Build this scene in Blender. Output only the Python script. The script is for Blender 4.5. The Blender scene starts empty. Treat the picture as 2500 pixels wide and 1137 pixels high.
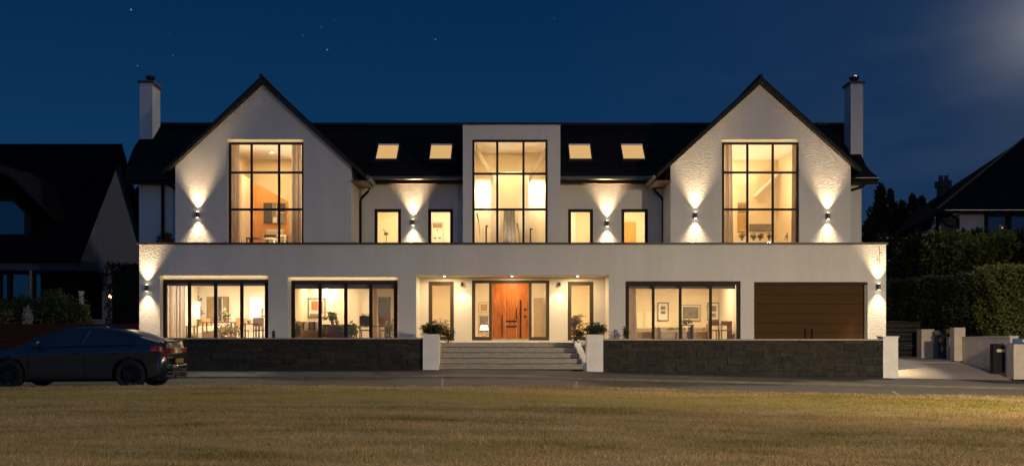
import bpy, bmesh, math, random
import numpy as np
from mathutils import Vector, Matrix, noise as mnoise
random.seed(7); RNG = np.random.default_rng(7)
sc = bpy.context.scene
col = sc.collection
F = 2412.0; HZ = 815.0
rad = math.radians

def PX(x, D): return (x - 1250.0) / F * D
def PZ(y, D): return (HZ - y) / F * D

# ------------------------------------------------------------------ materials
MATS = {}
def mat(name, c, rough=0.6, metal=0.0, var=0.0, vscale=3.0, vstretch=(1, 1, 1), bump=0.0, bscale=20.0,
        bstretch=(1, 1, 1), emit=None, estr=0.0, spec=0.5, c2=None, coat=0.0):
    m = bpy.data.materials.new(name); m.use_nodes = True
    nt = m.node_tree; N = nt.nodes; L = nt.links
    b = N['Principled BSDF']
    b.inputs['Base Color'].default_value = (*c, 1)
    b.inputs['Roughness'].default_value = rough
    b.inputs['Metallic'].default_value = metal
    b.inputs['Specular IOR Level'].default_value = spec
    b.inputs['Coat Weight'].default_value = coat
    if coat: b.inputs['Coat Roughness'].default_value = 0.04
    def coords(st):
        tc = N.new('ShaderNodeTexCoord'); mp = N.new('ShaderNodeMapping')
        mp.inputs['Scale'].default_value = st
        L.new(tc.outputs['Object'], mp.inputs['Vector']); return mp.outputs['Vector']
    if var > 0 or c2 is not None:
        n = N.new('ShaderNodeTexNoise'); n.inputs['Scale'].default_value = vscale
        n.inputs['Detail'].default_value = 6; n.inputs['Roughness'].default_value = 0.65
        L.new(coords(vstretch), n.inputs['Vector'])
        r = N.new('ShaderNodeValToRGB'); L.new(n.outputs['Fac'], r.inputs['Fac'])
        a = tuple(v * (1 - var) for v in c)
        bb = tuple(min(1, v * (1 + var)) for v in c) if c2 is None else c2
        r.color_ramp.elements[0].position = 0.32; r.color_ramp.elements[0].color = (*a, 1)
        r.color_ramp.elements[1].position = 0.68; r.color_ramp.elements[1].color = (*bb, 1)
        L.new(r.outputs['Color'], b.inputs['Base Color'])
    if bump > 0:
        n2 = N.new('ShaderNodeTexNoise'); n2.inputs['Scale'].default_value = bscale
        n2.inputs['Detail'].default_value = 5
        L.new(coords(bstretch), n2.inputs['Vector'])
        bp = N.new('ShaderNodeBump'); bp.inputs['Strength'].default_value = bump
        bp.inputs['Distance'].default_value = 0.02
        L.new(n2.outputs['Fac'], bp.inputs['Height']); L.new(bp.outputs['Normal'], b.inputs['Normal'])
    if emit is not None:
        b.inputs['Emission Color'].default_value = (*emit, 1)
        b.inputs['Emission Strength'].default_value = estr
    MATS[name] = m
    return m

M = {}
M['render_white'] = mat('painted_render', (0.60, 0.585, 0.56), 0.9, var=0.055, vscale=1.1, vstretch=(1.6, 1.6, .35), bump=0.9, bscale=11.0, bstretch=(0.7, 1.0, 3.2), spec=0.2)
M['porch_white'] = mat('porch_render', (0.66, 0.60, 0.50), 0.9, var=0.03, vscale=1.5, bump=0.1, bscale=30, spec=0.2)
M['planter_white'] = mat('white_masonry_paint', (0.78, 0.76, 0.73), 0.8, var=0.09, vscale=3, bump=0.1, bscale=30, spec=0.2)
M['slate'] = mat('dark_slate', (0.0125, 0.0125, 0.0145), 1.0, var=0.35, vscale=3.5, vstretch=(1, 1, 3), bump=0.25, bscale=5, bstretch=(1, 1, 6), spec=0.0)
M['verge'] = mat('dark_bargeboard', (0.036, 0.037, 0.036), 0.9, var=0.3, vscale=8, spec=0.02)
M['frame'] = mat('bronze_window_frame', (0.020, 0.014, 0.009), 0.6, spec=.2, var=0.1, vscale=8)
M['porch_frame'] = mat('brown_door_frame', (0.060, 0.040, 0.026), 0.6, spec=.2, var=0.1, vscale=8)
M['coping'] = mat('lead_grey_coping', (0.055, 0.05, 0.047), 0.55, var=0.2, vscale=5)
M['gutter'] = mat('black_gutter', (0.012, 0.011, 0.010), 0.6, spec=.15)
M['gutter_grey'] = mat('grey_aluminium_gutter', (0.09, 0.095, 0.08), 0.35, var=0.15, vscale=4)
M['soffit'] = mat('timber_soffit', (0.16, 0.09, 0.05), 0.7, var=0.3, vscale=6)
M['int_wall'] = mat('cream_interior_paint', (0.80, 0.72, 0.58), 0.9, var=0.02, vscale=2, spec=0.2)
M['int_gold'] = mat('honey_interior_paint', (0.80, 0.68, 0.48), 0.9, var=0.03, vscale=2, spec=0.2)
M['int_orange'] = mat('amber_timber_panelling', (0.62, 0.30, 0.07), 0.55, var=0.12, vscale=2, vstretch=(6, 6, 1))
M['int_grey'] = mat('taupe_interior_paint', (0.42, 0.35, 0.26), 0.9, var=0.03, vscale=2, spec=0.2)
M['int_floor'] = mat('oak_floor', (0.35, 0.22, 0.11), 0.5, var=0.2, vscale=2, vstretch=(1, 8, 1))
M['joinery'] = mat('white_joinery', (0.80, 0.76, 0.68), 0.6, var=0.02, vscale=3)
M['curtain'] = mat('linen_curtain', (0.50, 0.42, 0.36), 0.95, var=0.12, vscale=6, vstretch=(3, 3, .4), spec=0.1)
M['curtain_grey'] = mat('grey_robe_cloth', (0.30, 0.265, 0.22), 0.95, var=0.25, vscale=8, vstretch=(4, 4, .3), spec=0.1)
M['blind'] = mat('taupe_blind_fabric', (0.26, 0.205, 0.17), 0.95, var=0.05, vscale=3, spec=0.1)
M['garage'] = mat('brown_garage_panel', (0.062, 0.031, 0.0105), 0.7, spec=.1, var=0.12, vscale=2.5, vstretch=(.6, 1, 9))
M['stonecap'] = mat('sandstone_cap', (0.36, 0.33, 0.29), 0.85, var=0.15, vscale=4, bump=0.2, bscale=25)
M['paving'] = mat('grey_step_stone', (0.36, 0.33, 0.29), 0.8, var=0.22, vscale=5, vstretch=(1, 2, 3), bump=0.25, bscale=30)
M['paving_dark'] = mat('step_joint_shade', (0.07, 0.06, 0.05), 0.9)
M['black_metal'] = mat('black_metal', (0.012, 0.012, 0.012), 0.4, metal=0.4)
M['lamp_metal'] = mat('brown_lamp_metal', (0.10, 0.07, 0.05), 0.4, metal=0.5)
M['lamp_lens'] = mat('lamp_lens', (0.9, 0.85, 0.7), 0.3, emit=(1, 0.82, 0.55), estr=12)
M['downlight'] = mat('downlight_lens', (0.9, 0.85, 0.7), 0.3, emit=(1, 0.84, 0.6), estr=10)
M['trim_white'] = mat('white_lamp_trim', (0.7, 0.68, 0.62), 0.5)
M['lampshade'] = mat('lit_lampshade', (0.9, 0.85, 0.7), 0.8, emit=(1, 0.80, 0.5), estr=2.0)
M['bulb'] = mat('lit_bulb', (0.9, 0.6, 0.3), 0.5, emit=(1, 0.48, 0.16), estr=9)
M['rooflight'] = mat('lit_rooflight_blind', (0.12, 0.09, 0.06), 0.9, emit=(0.78, 0.46, 0.17), estr=0.9, spec=.1)
M['wood_dark'] = mat('dark_wood_furniture', (0.13, 0.085, 0.05), 0.5, var=0.2, vscale=4)
M['wood_mid'] = mat('oak_furniture', (0.36, 0.19, 0.07), 0.5, var=0.2, vscale=4)
M['sofa_taupe'] = mat('taupe_upholstery', (0.34, 0.27, 0.17), 0.95, var=0.1, vscale=12, spec=0.1)
M['sofa_cream'] = mat('cream_upholstery', (0.58, 0.5, 0.36), 0.95, var=0.08, vscale=12, spec=0.1)
M['ochre'] = mat('ochre_cloth', (0.45, 0.30, 0.10), 0.9, var=0.2, vscale=9)
M['print_paper'] = mat('print_paper', (0.72, 0.66, 0.54), 0.8)
M['print_grey'] = mat('print_grey_tone', (0.22, 0.19, 0.15), 0.8, var=0.35, vscale=5)
M['print_rust'] = mat('print_rust_tone', (0.42, 0.15, 0.05), 0.8, var=0.4, vscale=6)
M['print_brown'] = mat('print_brown_tone', (0.22, 0.13, 0.06), 0.8, c2=(0.35, 0.24, 0.10), vscale=4)
M['print_dark'] = mat('print_dark_tone', (0.08, 0.065, 0.05), 0.8, var=0.4, vscale=6)
M['mirror'] = mat('mirror_glass', (0.36, 0.35, 0.28), 0.15, metal=0.5)
M['leaf_house'] = mat('houseplant_leaf', (0.17, 0.18, 0.05), 0.6, var=0.4, vscale=9)
M['pot_clay'] = mat('clay_pot', (0.35, 0.16, 0.08), 0.8, var=0.15, vscale=9)
M['vase'] = mat('ochre_vase', (0.42, 0.27, 0.09), 0.4, var=0.1, vscale=9)
M['earth'] = mat('dark_earth', (0.05, 0.04, 0.028), 0.95, var=0.4, vscale=2)
M['grass_ground'] = mat('dry_turf', (0.22, 0.16, 0.075), 0.95, c2=(0.32, 0.24, 0.12), vscale=2.2, vstretch=(1, 2.5, 1), bump=0.6, bscale=18, spec=0.1)
M['leaf_dark'] = mat('evergreen_leaf', (0.016, 0.022, 0.007), 0.7, var=0.5, vscale=2.5, spec=0.2)
M['leaf_hedge'] = mat('hedge_leaf', (0.095, 0.115, 0.026), 0.7, var=0.55, vscale=3, spec=0.2)
M['leaf_bright'] = mat('lamp_lit_hedge_leaf', (0.16, 0.18, 0.040), 0.7, var=0.5, vscale=2.2, spec=0.2)  # lighter leaf colour paints lamp light onto the near hedge
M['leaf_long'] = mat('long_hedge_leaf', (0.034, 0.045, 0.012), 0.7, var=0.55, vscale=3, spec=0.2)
M['leaf_laurel'] = mat('laurel_leaf', (0.065, 0.085, 0.020), 0.55, var=0.5, vscale=3)
M['leaf_box'] = mat('box_bush_leaf', (0.045, 0.060, 0.018), 0.6, var=0.5, vscale=9)
M['leaf_straw'] = mat('straw_grass_leaf', (0.20, 0.15, 0.06), 0.8, var=0.4, vscale=9)
M['bark'] = mat('bark', (0.05, 0.035, 0.022), 0.9, var=0.4, vscale=9)
M['petal_red'] = mat('red_petal', (0.50, 0.04, 0.02), 0.7, var=0.4, vscale=15)
M['petal_white'] = mat('white_plume', (0.36, 0.33, 0.26), 0.9, var=0.3, vscale=15)
M['neigh_right'] = mat('right_house_render', (0.48, 0.47, 0.48), 0.9, var=0.06, vscale=1.5, spec=0.1)
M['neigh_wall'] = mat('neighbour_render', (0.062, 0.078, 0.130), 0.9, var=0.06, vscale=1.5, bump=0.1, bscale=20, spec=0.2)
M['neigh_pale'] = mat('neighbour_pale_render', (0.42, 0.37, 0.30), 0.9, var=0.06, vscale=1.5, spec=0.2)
M['neigh_slate'] = mat('black_pantile', (0.005, 0.0055, 0.007), 1.0, var=0.4, vscale=6, spec=0.0, bump=0.8, bscale=3, bstretch=(6, 1, 1))
M['neigh_clad'] = mat('black_cladding', (0.004, 0.004, 0.004), 0.9, spec=0.0)
M['fence_wood'] = mat('red_brown_fence_board', (0.050, 0.014, 0.008), 0.8, var=0.3, vscale=4, vstretch=(.5, 1, 6), spec=0.2)
M['blue_paint'] = mat('blue_grey_door_paint', (0.09, 0.11, 0.14), 0.6, var=0.1, vscale=4)
M['white_wall'] = mat('garden_wall_render', (0.64, 0.56, 0.48), 0.9, var=0.12, vscale=2.5, bump=0.2, bscale=20, spec=0.2)
M['sign_blue'] = mat('blue_sign_enamel', (0.05, 0.11, 0.24), 0.4)
M['sign_white'] = mat('white_sign_paint', (0.6, 0.6, 0.6), 0.5)
M['brick_dark'] = mat('dark_chimney_brick', (0.05, 0.045, 0.045), 0.9, var=0.3, vscale=9)
M['car_paint'] = mat('dark_blue_car_paint', (0.006, 0.013, 0.026), 0.22, metal=0.2, coat=.8)
M['car_glass'] = mat('car_glass', (0.004, 0.005, 0.007), 0.04, spec=0.8)
M['tyre'] = mat('tyre_rubber', (0.008, 0.008, 0.008), 0.85)
M['rim'] = mat('dark_alloy', (0.035, 0.035, 0.04), 0.3, metal=0.9)
M['tail'] = mat('tail_light_red', (0.22, 0.003, 0.003), 0.3, spec=.3)
M['chrome'] = mat('chrome', (0.6, 0.58, 0.55), 0.15, metal=1.0)
M['plate'] = mat('number_plate', (0.16, 0.12, 0.03), 0.5)
M['pot_red'] = mat('terrace_pot', (0.10, 0.08, 0.05), 0.8)
M['line_paint'] = mat('worn_line_paint', (0.17, 0.155, 0.125), 0.8, var=0.3, vscale=8)
M['lamp_post'] = mat('galvanised_post', (0.2, 0.2, 0.2), 0.5, metal=0.5)

def glass_mat(name, gfac, tint=(1, 1, 1), rough=0.0):
    m = bpy.data.materials.new(name); m.use_nodes = True
    N = m.node_tree.nodes; L = m.node_tree.links
    for n in list(N): N.remove(n)
    o = N.new('ShaderNodeOutputMaterial'); mx = N.new('ShaderNodeMixShader')
    t = N.new('ShaderNodeBsdfTransparent'); t.inputs[0].default_value = (*tint, 1)
    g = N.new('ShaderNodeBsdfGlossy'); g.inputs['Roughness'].default_value = rough
    mx.inputs[0].default_value = gfac
    L.new(t.outputs[0], mx.inputs[1]); L.new(g.outputs[0], mx.inputs[2]); L.new(mx.outputs[0], o.inputs[0])
    return m
def translucent(k, f):
    m = M[k]; N = m.node_tree.nodes; L = m.node_tree.links; b = N['Principled BSDF']; o = N['Material Output']
    ms = N.new('ShaderNodeMixShader'); tr = N.new('ShaderNodeBsdfTranslucent'); ms.inputs[0].default_value = f
    tr.inputs[0].default_value = b.inputs['Base Color'].default_value
    if b.inputs['Base Color'].links: L.new(b.inputs['Base Color'].links[0].from_socket, tr.inputs[0])
    L.new(b.outputs[0], ms.inputs[1]); L.new(tr.outputs[0], ms.inputs[2]); L.new(ms.outputs[0], o.inputs[0])
translucent('curtain', .55); translucent('curtain_grey', .4); translucent('blind', .45)
for k in ('leaf_laurel', 'leaf_hedge', 'leaf_dark', 'leaf_box', 'leaf_straw', 'leaf_bright'): translucent(k, .3)
M['glass'] = glass_mat('window_glass', 0.06, (0.96, 0.96, 0.94))
M['glass_dark'] = glass_mat('dark_window_glass', 0.13, (0.3, 0.3, 0.3), 0.01)

def wood_door_mat():
    m = mat('orange_oak_door', (0.42, 0.13, 0.022), 0.42, spec=0.3)
    N = m.node_tree.nodes; L = m.node_tree.links; b = N['Principled BSDF']
    tc = N.new('ShaderNodeTexCoord'); mp = N.new('ShaderNodeMapping'); mp.inputs['Scale'].default_value = (5, 5, 0.7)
    L.new(tc.outputs['Object'], mp.inputs[0])
    n = N.new('ShaderNodeTexNoise'); n.inputs['Scale'].default_value = 3; n.inputs['Detail'].default_value = 8
    n.inputs['Distortion'].default_value = 0.6
    L.new(mp.outputs[0], n.inputs['Vector'])
    r = N.new('ShaderNodeValToRGB'); L.new(n.outputs['Fac'], r.inputs[0])
    r.color_ramp.elements[0].position = 0.3; r.color_ramp.elements[0].color = (0.26, 0.062, 0.010, 1)
    r.color_ramp.elements[1].position = 0.7; r.color_ramp.elements[1].color = (0.50, 0.155, 0.026, 1)
    L.new(r.outputs[0], b.inputs['Base Color']); return m
M['door_wood'] = wood_door_mat()

def stone_mat():
    m = mat('dark_split_stone', (0.05, 0.042, 0.036), 0.85, bump=0.8, bscale=14, spec=0.25)
    N = m.node_tree.nodes; L = m.node_tree.links; b = N['Principled BSDF']
    g = N.new('ShaderNodeNewGeometry')
    r = N.new('ShaderNodeValToRGB'); L.new(g.outputs['Random Per Island'], r.inputs[0])
    cr = r.color_ramp; cr.elements[0].color = (0.021, 0.022, 0.021, 1); cr.elements[1].color = (0.044, 0.041, 0.036, 1)
    e = cr.elements.new(0.45); e.color = (0.030, 0.029, 0.026, 1)
    e = cr.elements.new(0.75); e.color = (0.034, 0.028, 0.025, 1)
    tc = N.new('ShaderNodeTexCoord'); n = N.new('ShaderNodeTexNoise'); n.inputs['Scale'].default_value = 7; n.inputs['Detail'].default_value = 8
    L.new(tc.outputs['Object'], n.inputs['Vector'])
    mx = N.new('ShaderNodeMix'); mx.data_type = 'RGBA'; mx.blend_type = 'OVERLAY'; mx.inputs[0].default_value = 0.7
    L.new(r.outputs[0], mx.inputs[6]); L.new(n.outputs['Fac'], mx.inputs[7]); L.new(mx.outputs[2], b.inputs['Base Color'])
    return m
M['stone'] = stone_mat()

def asphalt_mat(name, c, cc):
    m = mat(name, c, 0.85, spec=0.25, bump=0.3, bscale=60)
    N = m.node_tree.nodes; L = m.node_tree.links; b = N['Principled BSDF']
    tc = N.new('ShaderNodeTexCoord')
    n = N.new('ShaderNodeTexNoise'); n.inputs['Scale'].default_value = 0.5; n.inputs['Detail'].default_value = 9; n.inputs['Roughness'].default_value = .7
    L.new(tc.outputs['Object'], n.inputs['Vector'])
    r = N.new('ShaderNodeValToRGB'); L.new(n.outputs['Fac'], r.inputs[0])
    r.color_ramp.elements[0].position = .3; r.color_ramp.elements[0].color = (*c, 1)
    r.color_ramp.elements[1].position = .7; r.color_ramp.elements[1].color = (*cc, 1)
    L.new(r.outputs[0], b.inputs['Base Color']); return m
M['asphalt'] = asphalt_mat('road_asphalt', (0.050, 0.044, 0.038), (0.078, 0.067, 0.055))
M['pavement'] = asphalt_mat('pavement_asphalt', (0.060, 0.053, 0.045), (0.090, 0.078, 0.064))
M['drive'] = asphalt_mat('driveway_paving', (0.30, 0.27, 0.23), (0.42, 0.37, 0.31))

def grass_mat():
    m = mat('dry_grass_blades', (0.3, 0.2, 0.1), 0.8, spec=0.15)
    N = m.node_tree.nodes; L = m.node_tree.links; b = N['Principled BSDF']
    tc = N.new('ShaderNodeTexCoord'); mp = N.new('ShaderNodeMapping'); mp.inputs['Scale'].default_value = (0.22, 0.75, 1)
    L.new(tc.outputs['Object'], mp.inputs[0])
    n = N.new('ShaderNodeTexNoise'); n.inputs['Scale'].default_value = 1.0; n.inputs['Detail'].default_value = 7; n.inputs['Roughness'].default_value = .6
    L.new(mp.outputs[0], n.inputs['Vector'])
    r = N.new('ShaderNodeValToRGB'); L.new(n.outputs['Fac'], r.inputs[0])
    cr = r.color_ramp
    cr.elements[0].position = .34; cr.elements[0].color = (0.24, 0.20, 0.07, 1)
    cr.elements[1].position = .64; cr.elements[1].color = (0.54, 0.42, 0.25, 1)
    e = cr.elements.new(.48); e.color = (0.44, 0.34, 0.18, 1)
    g = N.new('ShaderNodeNewGeometry')
    r2 = N.new('ShaderNodeValToRGB'); L.new(g.outputs['Random Per Island'], r2.inputs[0])
    r2.color_ramp.elements[0].color = (0.7, 0.72, 0.66, 1); r2.color_ramp.elements[1].color = (1.15, 1.1, 1.05, 1)
    mx = N.new('ShaderNodeMix'); mx.data_type = 'RGBA'; mx.blend_type = 'MULTIPLY'; mx.inputs[0].default_value = 1
    L.new(r.outputs[0], mx.inputs[6]); L.new(r2.outputs[0], mx.inputs[7])
    nm = N.new('ShaderNodeTexNoise'); nm.inputs['Scale'].default_value = 1.0; nm.inputs['Detail'].default_value = 5
    mp2 = N.new('ShaderNodeMapping'); mp2.inputs['Scale'].default_value = (1.1, 2.6, 1); L.new(tc.outputs['Object'], mp2.inputs[0]); L.new(mp2.outputs[0], nm.inputs['Vector'])
    r4 = N.new('ShaderNodeValToRGB'); L.new(nm.outputs['Fac'], r4.inputs[0]); r4.color_ramp.elements[0].position = .36; r4.color_ramp.elements[0].color = (.74, .80, .66, 1); r4.color_ramp.elements[1].position = .56; r4.color_ramp.elements[1].color = (1.05, 1.0, 1.0, 1)
    mz = N.new('ShaderNodeMix'); mz.data_type = 'RGBA'; mz.blend_type = 'MULTIPLY'; mz.inputs[0].default_value = .9; L.new(mx.outputs[2], mz.inputs[6]); L.new(r4.outputs[0], mz.inputs[7]); mx = mz
    # a greener strip of turf running along the road side
    sp = N.new('ShaderNodeSeparateXYZ'); L.new(tc.outputs['Object'], sp.inputs[0])
    n3 = N.new('ShaderNodeTexNoise'); n3.inputs['Scale'].default_value = .35; n3.inputs['Detail'].default_value = 4; L.new(tc.outputs['Object'], n3.inputs['Vector'])
    ad = N.new('ShaderNodeMath'); ad.operation = 'MULTIPLY_ADD'; ad.inputs[1].default_value = 4.0; L.new(n3.outputs['Fac'], ad.inputs[0]); L.new(sp.outputs[1], ad.inputs[2])
    r3 = N.new('ShaderNodeValToRGB')
    mr = N.new('ShaderNodeMapRange'); mr.inputs['From Min'].default_value = 10; mr.inputs['From Max'].default_value = 25; L.new(ad.outputs[0], mr.inputs[0]); L.new(mr.outputs[0], r3.inputs[0])
    c3 = r3.color_ramp; c3.elements[0].color = (0, 0, 0, 1); c3.elements[1].color = (0, 0, 0, 1)
    for p, v in ((.52, 0), (.60, .7), (.74, .7), (.82, 0)):
        e = c3.elements.new(p); e.color = (v * .8, v * .8, v * .8, 1)
    mg = N.new('ShaderNodeMix'); mg.data_type = 'RGBA'; mg.inputs[7].default_value = (0.33, 0.31, 0.085, 1)
    L.new(r3.outputs[0], mg.inputs[0]); L.new(mx.outputs[2], mg.inputs[6]); L.new(mg.outputs[2], b.inputs['Base Color'])
    o = N['Material Output']; ms = N.new('ShaderNodeMixShader'); tr = N.new('ShaderNodeBsdfTranslucent'); ms.inputs[0].default_value = .5
    L.new(mg.outputs[2], tr.inputs[0]); L.new(b.outputs[0], ms.inputs[1]); L.new(tr.outputs[0], ms.inputs[2]); L.new(ms.outputs[0], o.inputs[0])
    return m
M['grass'] = grass_mat()

# ------------------------------------------------------------------ builders
def tag(o, label=None, cat=None, group=None, kind=None):
    if label: o['label'] = label
    if cat: o['category'] = cat
    if group: o['group'] = group
    if kind: o['kind'] = kind
    return o
def empty(name, loc, label=None, cat=None, group=None):
    o = bpy.data.objects.new(name, None); o.empty_display_size = .2; o.location = loc; col.objects.link(o)
    return tag(o, label, cat, group)

class MB:
    def __init__(s): s.v = []; s.f = []; s.mi = []; s.cur = 0
    def add(s, vs, fs):
        b = len(s.v); s.v += [tuple(v) for v in vs]; s.f += [tuple(i + b for i in f) for f in fs]; s.mi += [s.cur] * len(fs)
    def box(s, x0, x1, y0, y1, z0, z1):
        v = [(x0, y0, z0), (x1, y0, z0), (x1, y1, z0), (x0, y1, z0), (x0, y0, z1), (x1, y0, z1), (x1, y1, z1), (x0, y1, z1)]
        s.add(v, [(0, 3, 2, 1), (4, 5, 6, 7), (0, 1, 5, 4), (1, 2, 6, 5), (2, 3, 7, 6), (3, 0, 4, 7)])
    def prism_y(s, pts, y0, y1):       # polygon in xz, extruded along y
        n = len(pts)
        v = [(x, y0, z) for x, z in pts] + [(x, y1, z) for x, z in pts]
        s.add(v, [tuple(range(n)), tuple(range(2 * n - 1, n - 1, -1))] + [(i, i + n, (i + 1) % n + n, (i + 1) % n) for i in range(n)])
    def prism_x(s, pts, x0, x1):       # polygon in yz
        n = len(pts)
        v = [(x0, y, z) for y, z in pts] + [(x1, y, z) for y, z in pts]
        s.add(v, [tuple(range(n)), tuple(range(2 * n - 1, n - 1, -1))] + [(i, i + n, (i + 1) % n + n, (i + 1) % n) for i in range(n)])
    def slab(s, quad, th, up=(0, 0, 1)):   # 3D polygon thickened downwards
        n = len(quad); u = Vector(up) * th
        v = [tuple(Vector(p)) for p in quad] + [tuple(Vector(p) - u) for p in quad]
        s.add(v, [tuple(range(n)), tuple(range(2 * n - 1, n - 1, -1))] + [(i, i + n, (i + 1) % n + n, (i + 1) % n) for i in range(n)])
    def tube(s, pts, r, n=8, r2=None):
        pts = [Vector(p) for p in pts]; rings = []
        for i, p in enumerate(pts):
            d = (pts[min(i + 1, len(pts) - 1)] - pts[max(i - 1, 0)]).normalized()
            a = d.cross(Vector((0, 0, 1)) if abs(d.z) < .9 else Vector((1, 0, 0))).normalized(); b = d.cross(a)
            rr = r if r2 is None else r + (r2 - r) * i / (len(pts) - 1)
            rings.append([p + a * rr * math.cos(2 * math.pi * k / n) + b * rr * math.sin(2 * math.pi * k / n) for k in range(n)])
        vs = [v for R in rings for v in R]
        fs = [(i * n + k, i * n + (k + 1) % n, (i + 1) * n + (k + 1) % n, (i + 1) * n + k) for i in range(len(pts) - 1) for k in range(n)]
        fs += [tuple(range(n - 1, -1, -1)), tuple(range((len(pts) - 1) * n, len(pts) * n))]
        s.add(vs, fs)
    def lathe(s, prof, c, n=16):
        cx, cy, cz = c
        vs = [(cx + r * math.cos(2 * math.pi * k / n), cy + r * math.sin(2 * math.pi * k / n), cz + z) for r, z in prof for k in range(n)]
        m = len(prof)
        fs = [(i * n + k, i * n + (k + 1) % n, (i + 1) * n + (k + 1) % n, (i + 1) * n + k) for i in range(m - 1) for k in range(n)]
        fs += [tuple(range(n - 1, -1, -1)), tuple(range((m - 1) * n, m * n))]
        s.add(vs, fs)
    def build(s, name, m, parent=None, bevel=0.0, smooth=False, loc=None):
        me = bpy.data.meshes.new(name); 
        org = Vector((0, 0, 0))
        if loc is not None: org = Vector(loc)
        elif parent is not None: org = wloc(parent)
        me.from_pydata([tuple(Vector(v) - org) for v in s.v], [], s.f)
        for mm in (m if isinstance(m, (list, tuple)) else [m]): me.materials.append(mm)
        if isinstance(m, (list, tuple)): me.polygons.foreach_set('material_index', s.mi)
        bm = bmesh.new(); bm.from_mesh(me); bmesh.ops.recalc_face_normals(bm, faces=bm.faces)
        if bevel > 0:
            bmesh.ops.bevel(bm, geom=[e for e in bm.edges if e.is_manifold and e.calc_face_angle(0) > .6], offset=bevel, segments=2, affect='EDGES', profile=.6)
        bm.to_mesh(me); bm.free()
        if smooth: me.polygons.foreach_set('use_smooth', [True] * len(me.polygons))
        me.update()
        o = bpy.data.objects.new(name, me); col.objects.link(o)
        if parent is not None: o.parent = parent
        else: o.location = org
        return o
def wloc(o):
    v = Vector(o.location); p = o.parent
    while p is not None: v += Vector(p.location); p = p.parent
    return v

def cyl_pts(c, r, n=16): return [(c[0] + r * math.cos(2 * math.pi * k / n), c[1] + r * math.sin(2 * math.pi * k / n)) for k in range(n)]

def dup(root, loc, label=None):
    r = root.copy(); col.objects.link(r); r.location = loc
    if label: r['label'] = label
    for ch in list(root.children):
        c = ch.copy(); col.objects.link(c); c.parent = r
        for g in ch.children:
            d = g.copy(); col.objects.link(d); d.parent = c
    return r

# ------------------------------------------------------------------ lights
def area(loc, size, power, c=(1, .76, .45), rot=(0, 0, 0), shape='DISK'):
    l = bpy.data.lights.new('room_light', 'AREA'); l.shape = shape; l.size = size; l.energy = power; l.color = c
    o = bpy.data.objects.new('room_light', l); o.location = loc; o.rotation_euler = rot; col.objects.link(o); return o
def spot(loc, rot, power, ang, blend=.3, c=(1, .80, .52), r=.02, smooth=None):
    l = bpy.data.lights.new('lamp_beam', 'SPOT'); l.energy = power; l.color = c; l.spot_size = rad(ang); l.spot_blend = blend; l.shadow_soft_size = r
    if smooth:
        l.use_nodes = True; nt = l.node_tree
        e = nt.nodes.get('Emission') or nt.nodes.new('ShaderNodeEmission')
        out = [n for n in nt.nodes if n.type == 'OUTPUT_LIGHT'][0]
        fo = nt.nodes.new('ShaderNodeLightFalloff'); fo.inputs['Strength'].default_value = 1.0; fo.inputs['Smooth'].default_value = 0
        nt.links.new(fo.outputs['Linear'], e.inputs['Strength']); nt.links.new(e.outputs[0], out.inputs[0])
    o = bpy.data.objects.new('lamp_beam', l); o.location = loc; o.rotation_euler = rot; col.objects.link(o); return o
def point(loc, power, c=(1, .76, .45), r=.05):
    l = bpy.data.lights.new('lamp_glow', 'POINT'); l.energy = power; l.color = c; l.shadow_soft_size = r
    o = bpy.data.objects.new('lamp_glow', l); o.location = loc; col.objects.link(o); return o

# ------------------------------------------------------------------ camera
cam = bpy.data.cameras.new('camera'); co = bpy.data.objects.new('camera', cam); col.objects.link(co)
cam.sensor_width = 36; cam.lens = F / 2500 * 36; cam.shift_y = (HZ - 568.5) / 2500
cam.clip_end = 3000; cam.clip_start = .1
co.location = (0, 0, 0); co.rotation_euler = (rad(90), 0, 0)
sc.camera = co

# ------------------------------------------------------------------ world
w = bpy.data.worlds.new('World'); sc.world = w; w.use_nodes = True
nt = w.node_tree; N = nt.nodes; L = nt.links
bg = N['Background']
def mth(op, a, b=None, c=None):
    n = N.new('ShaderNodeMath'); n.operation = op
    for i, v in enumerate((a, b, c)):
        if v is None: continue
        if isinstance(v, (int, float)): n.inputs[i].default_value = v
        else: L.new(v, n.inputs[i])
    return n.outputs[0]
def vdist(vec, p):
    n = N.new('ShaderNodeVectorMath'); n.operation = 'DISTANCE'; L.new(vec, n.inputs[0]); n.inputs[1].default_value = p; return n.outputs['Value']
tc = N.new('ShaderNodeTexCoord'); vec = tc.outputs['Generated']
sep = N.new('ShaderNodeSeparateXYZ'); L.new(vec, sep.inputs[0])
ramp = N.new('ShaderNodeValToRGB'); L.new(sep.outputs['Z'], ramp.inputs[0])
cr = ramp.color_ramp
cr.elements[0].position = 0.0; cr.elements[0].color = (0.0065, 0.050, 0.120, 1)
cr.elements[1].position = 1.0; cr.elements[1].color = (0.010, 0.030, 0.075, 1)
for p, c in ((.10, (0.0060, 0.042, 0.112)), (.20, (0.0035, 0.031, 0.092)), (.32, (0.0016, 0.0225, 0.075))):
    e = cr.elements.new(p); e.color = (*c, 1)
# greyer towards the right
gx = N.new('ShaderNodeMapRange'); gx.inputs['From Min'].default_value = .0; gx.inputs['From Max'].default_value = .45
gx.interpolation_type = 'SMOOTHSTEP'; L.new(sep.outputs['X'], gx.inputs[0])
m1 = N.new('ShaderNodeMix'); m1.data_type = 'RGBA'; m1.inputs[7].default_value = (0.0100, 0.029, 0.080, 1)
L.new(mth('MULTIPLY', gx.outputs[0], .9), m1.inputs[0]); L.new(ramp.outputs[0], m1.inputs[6])
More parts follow.
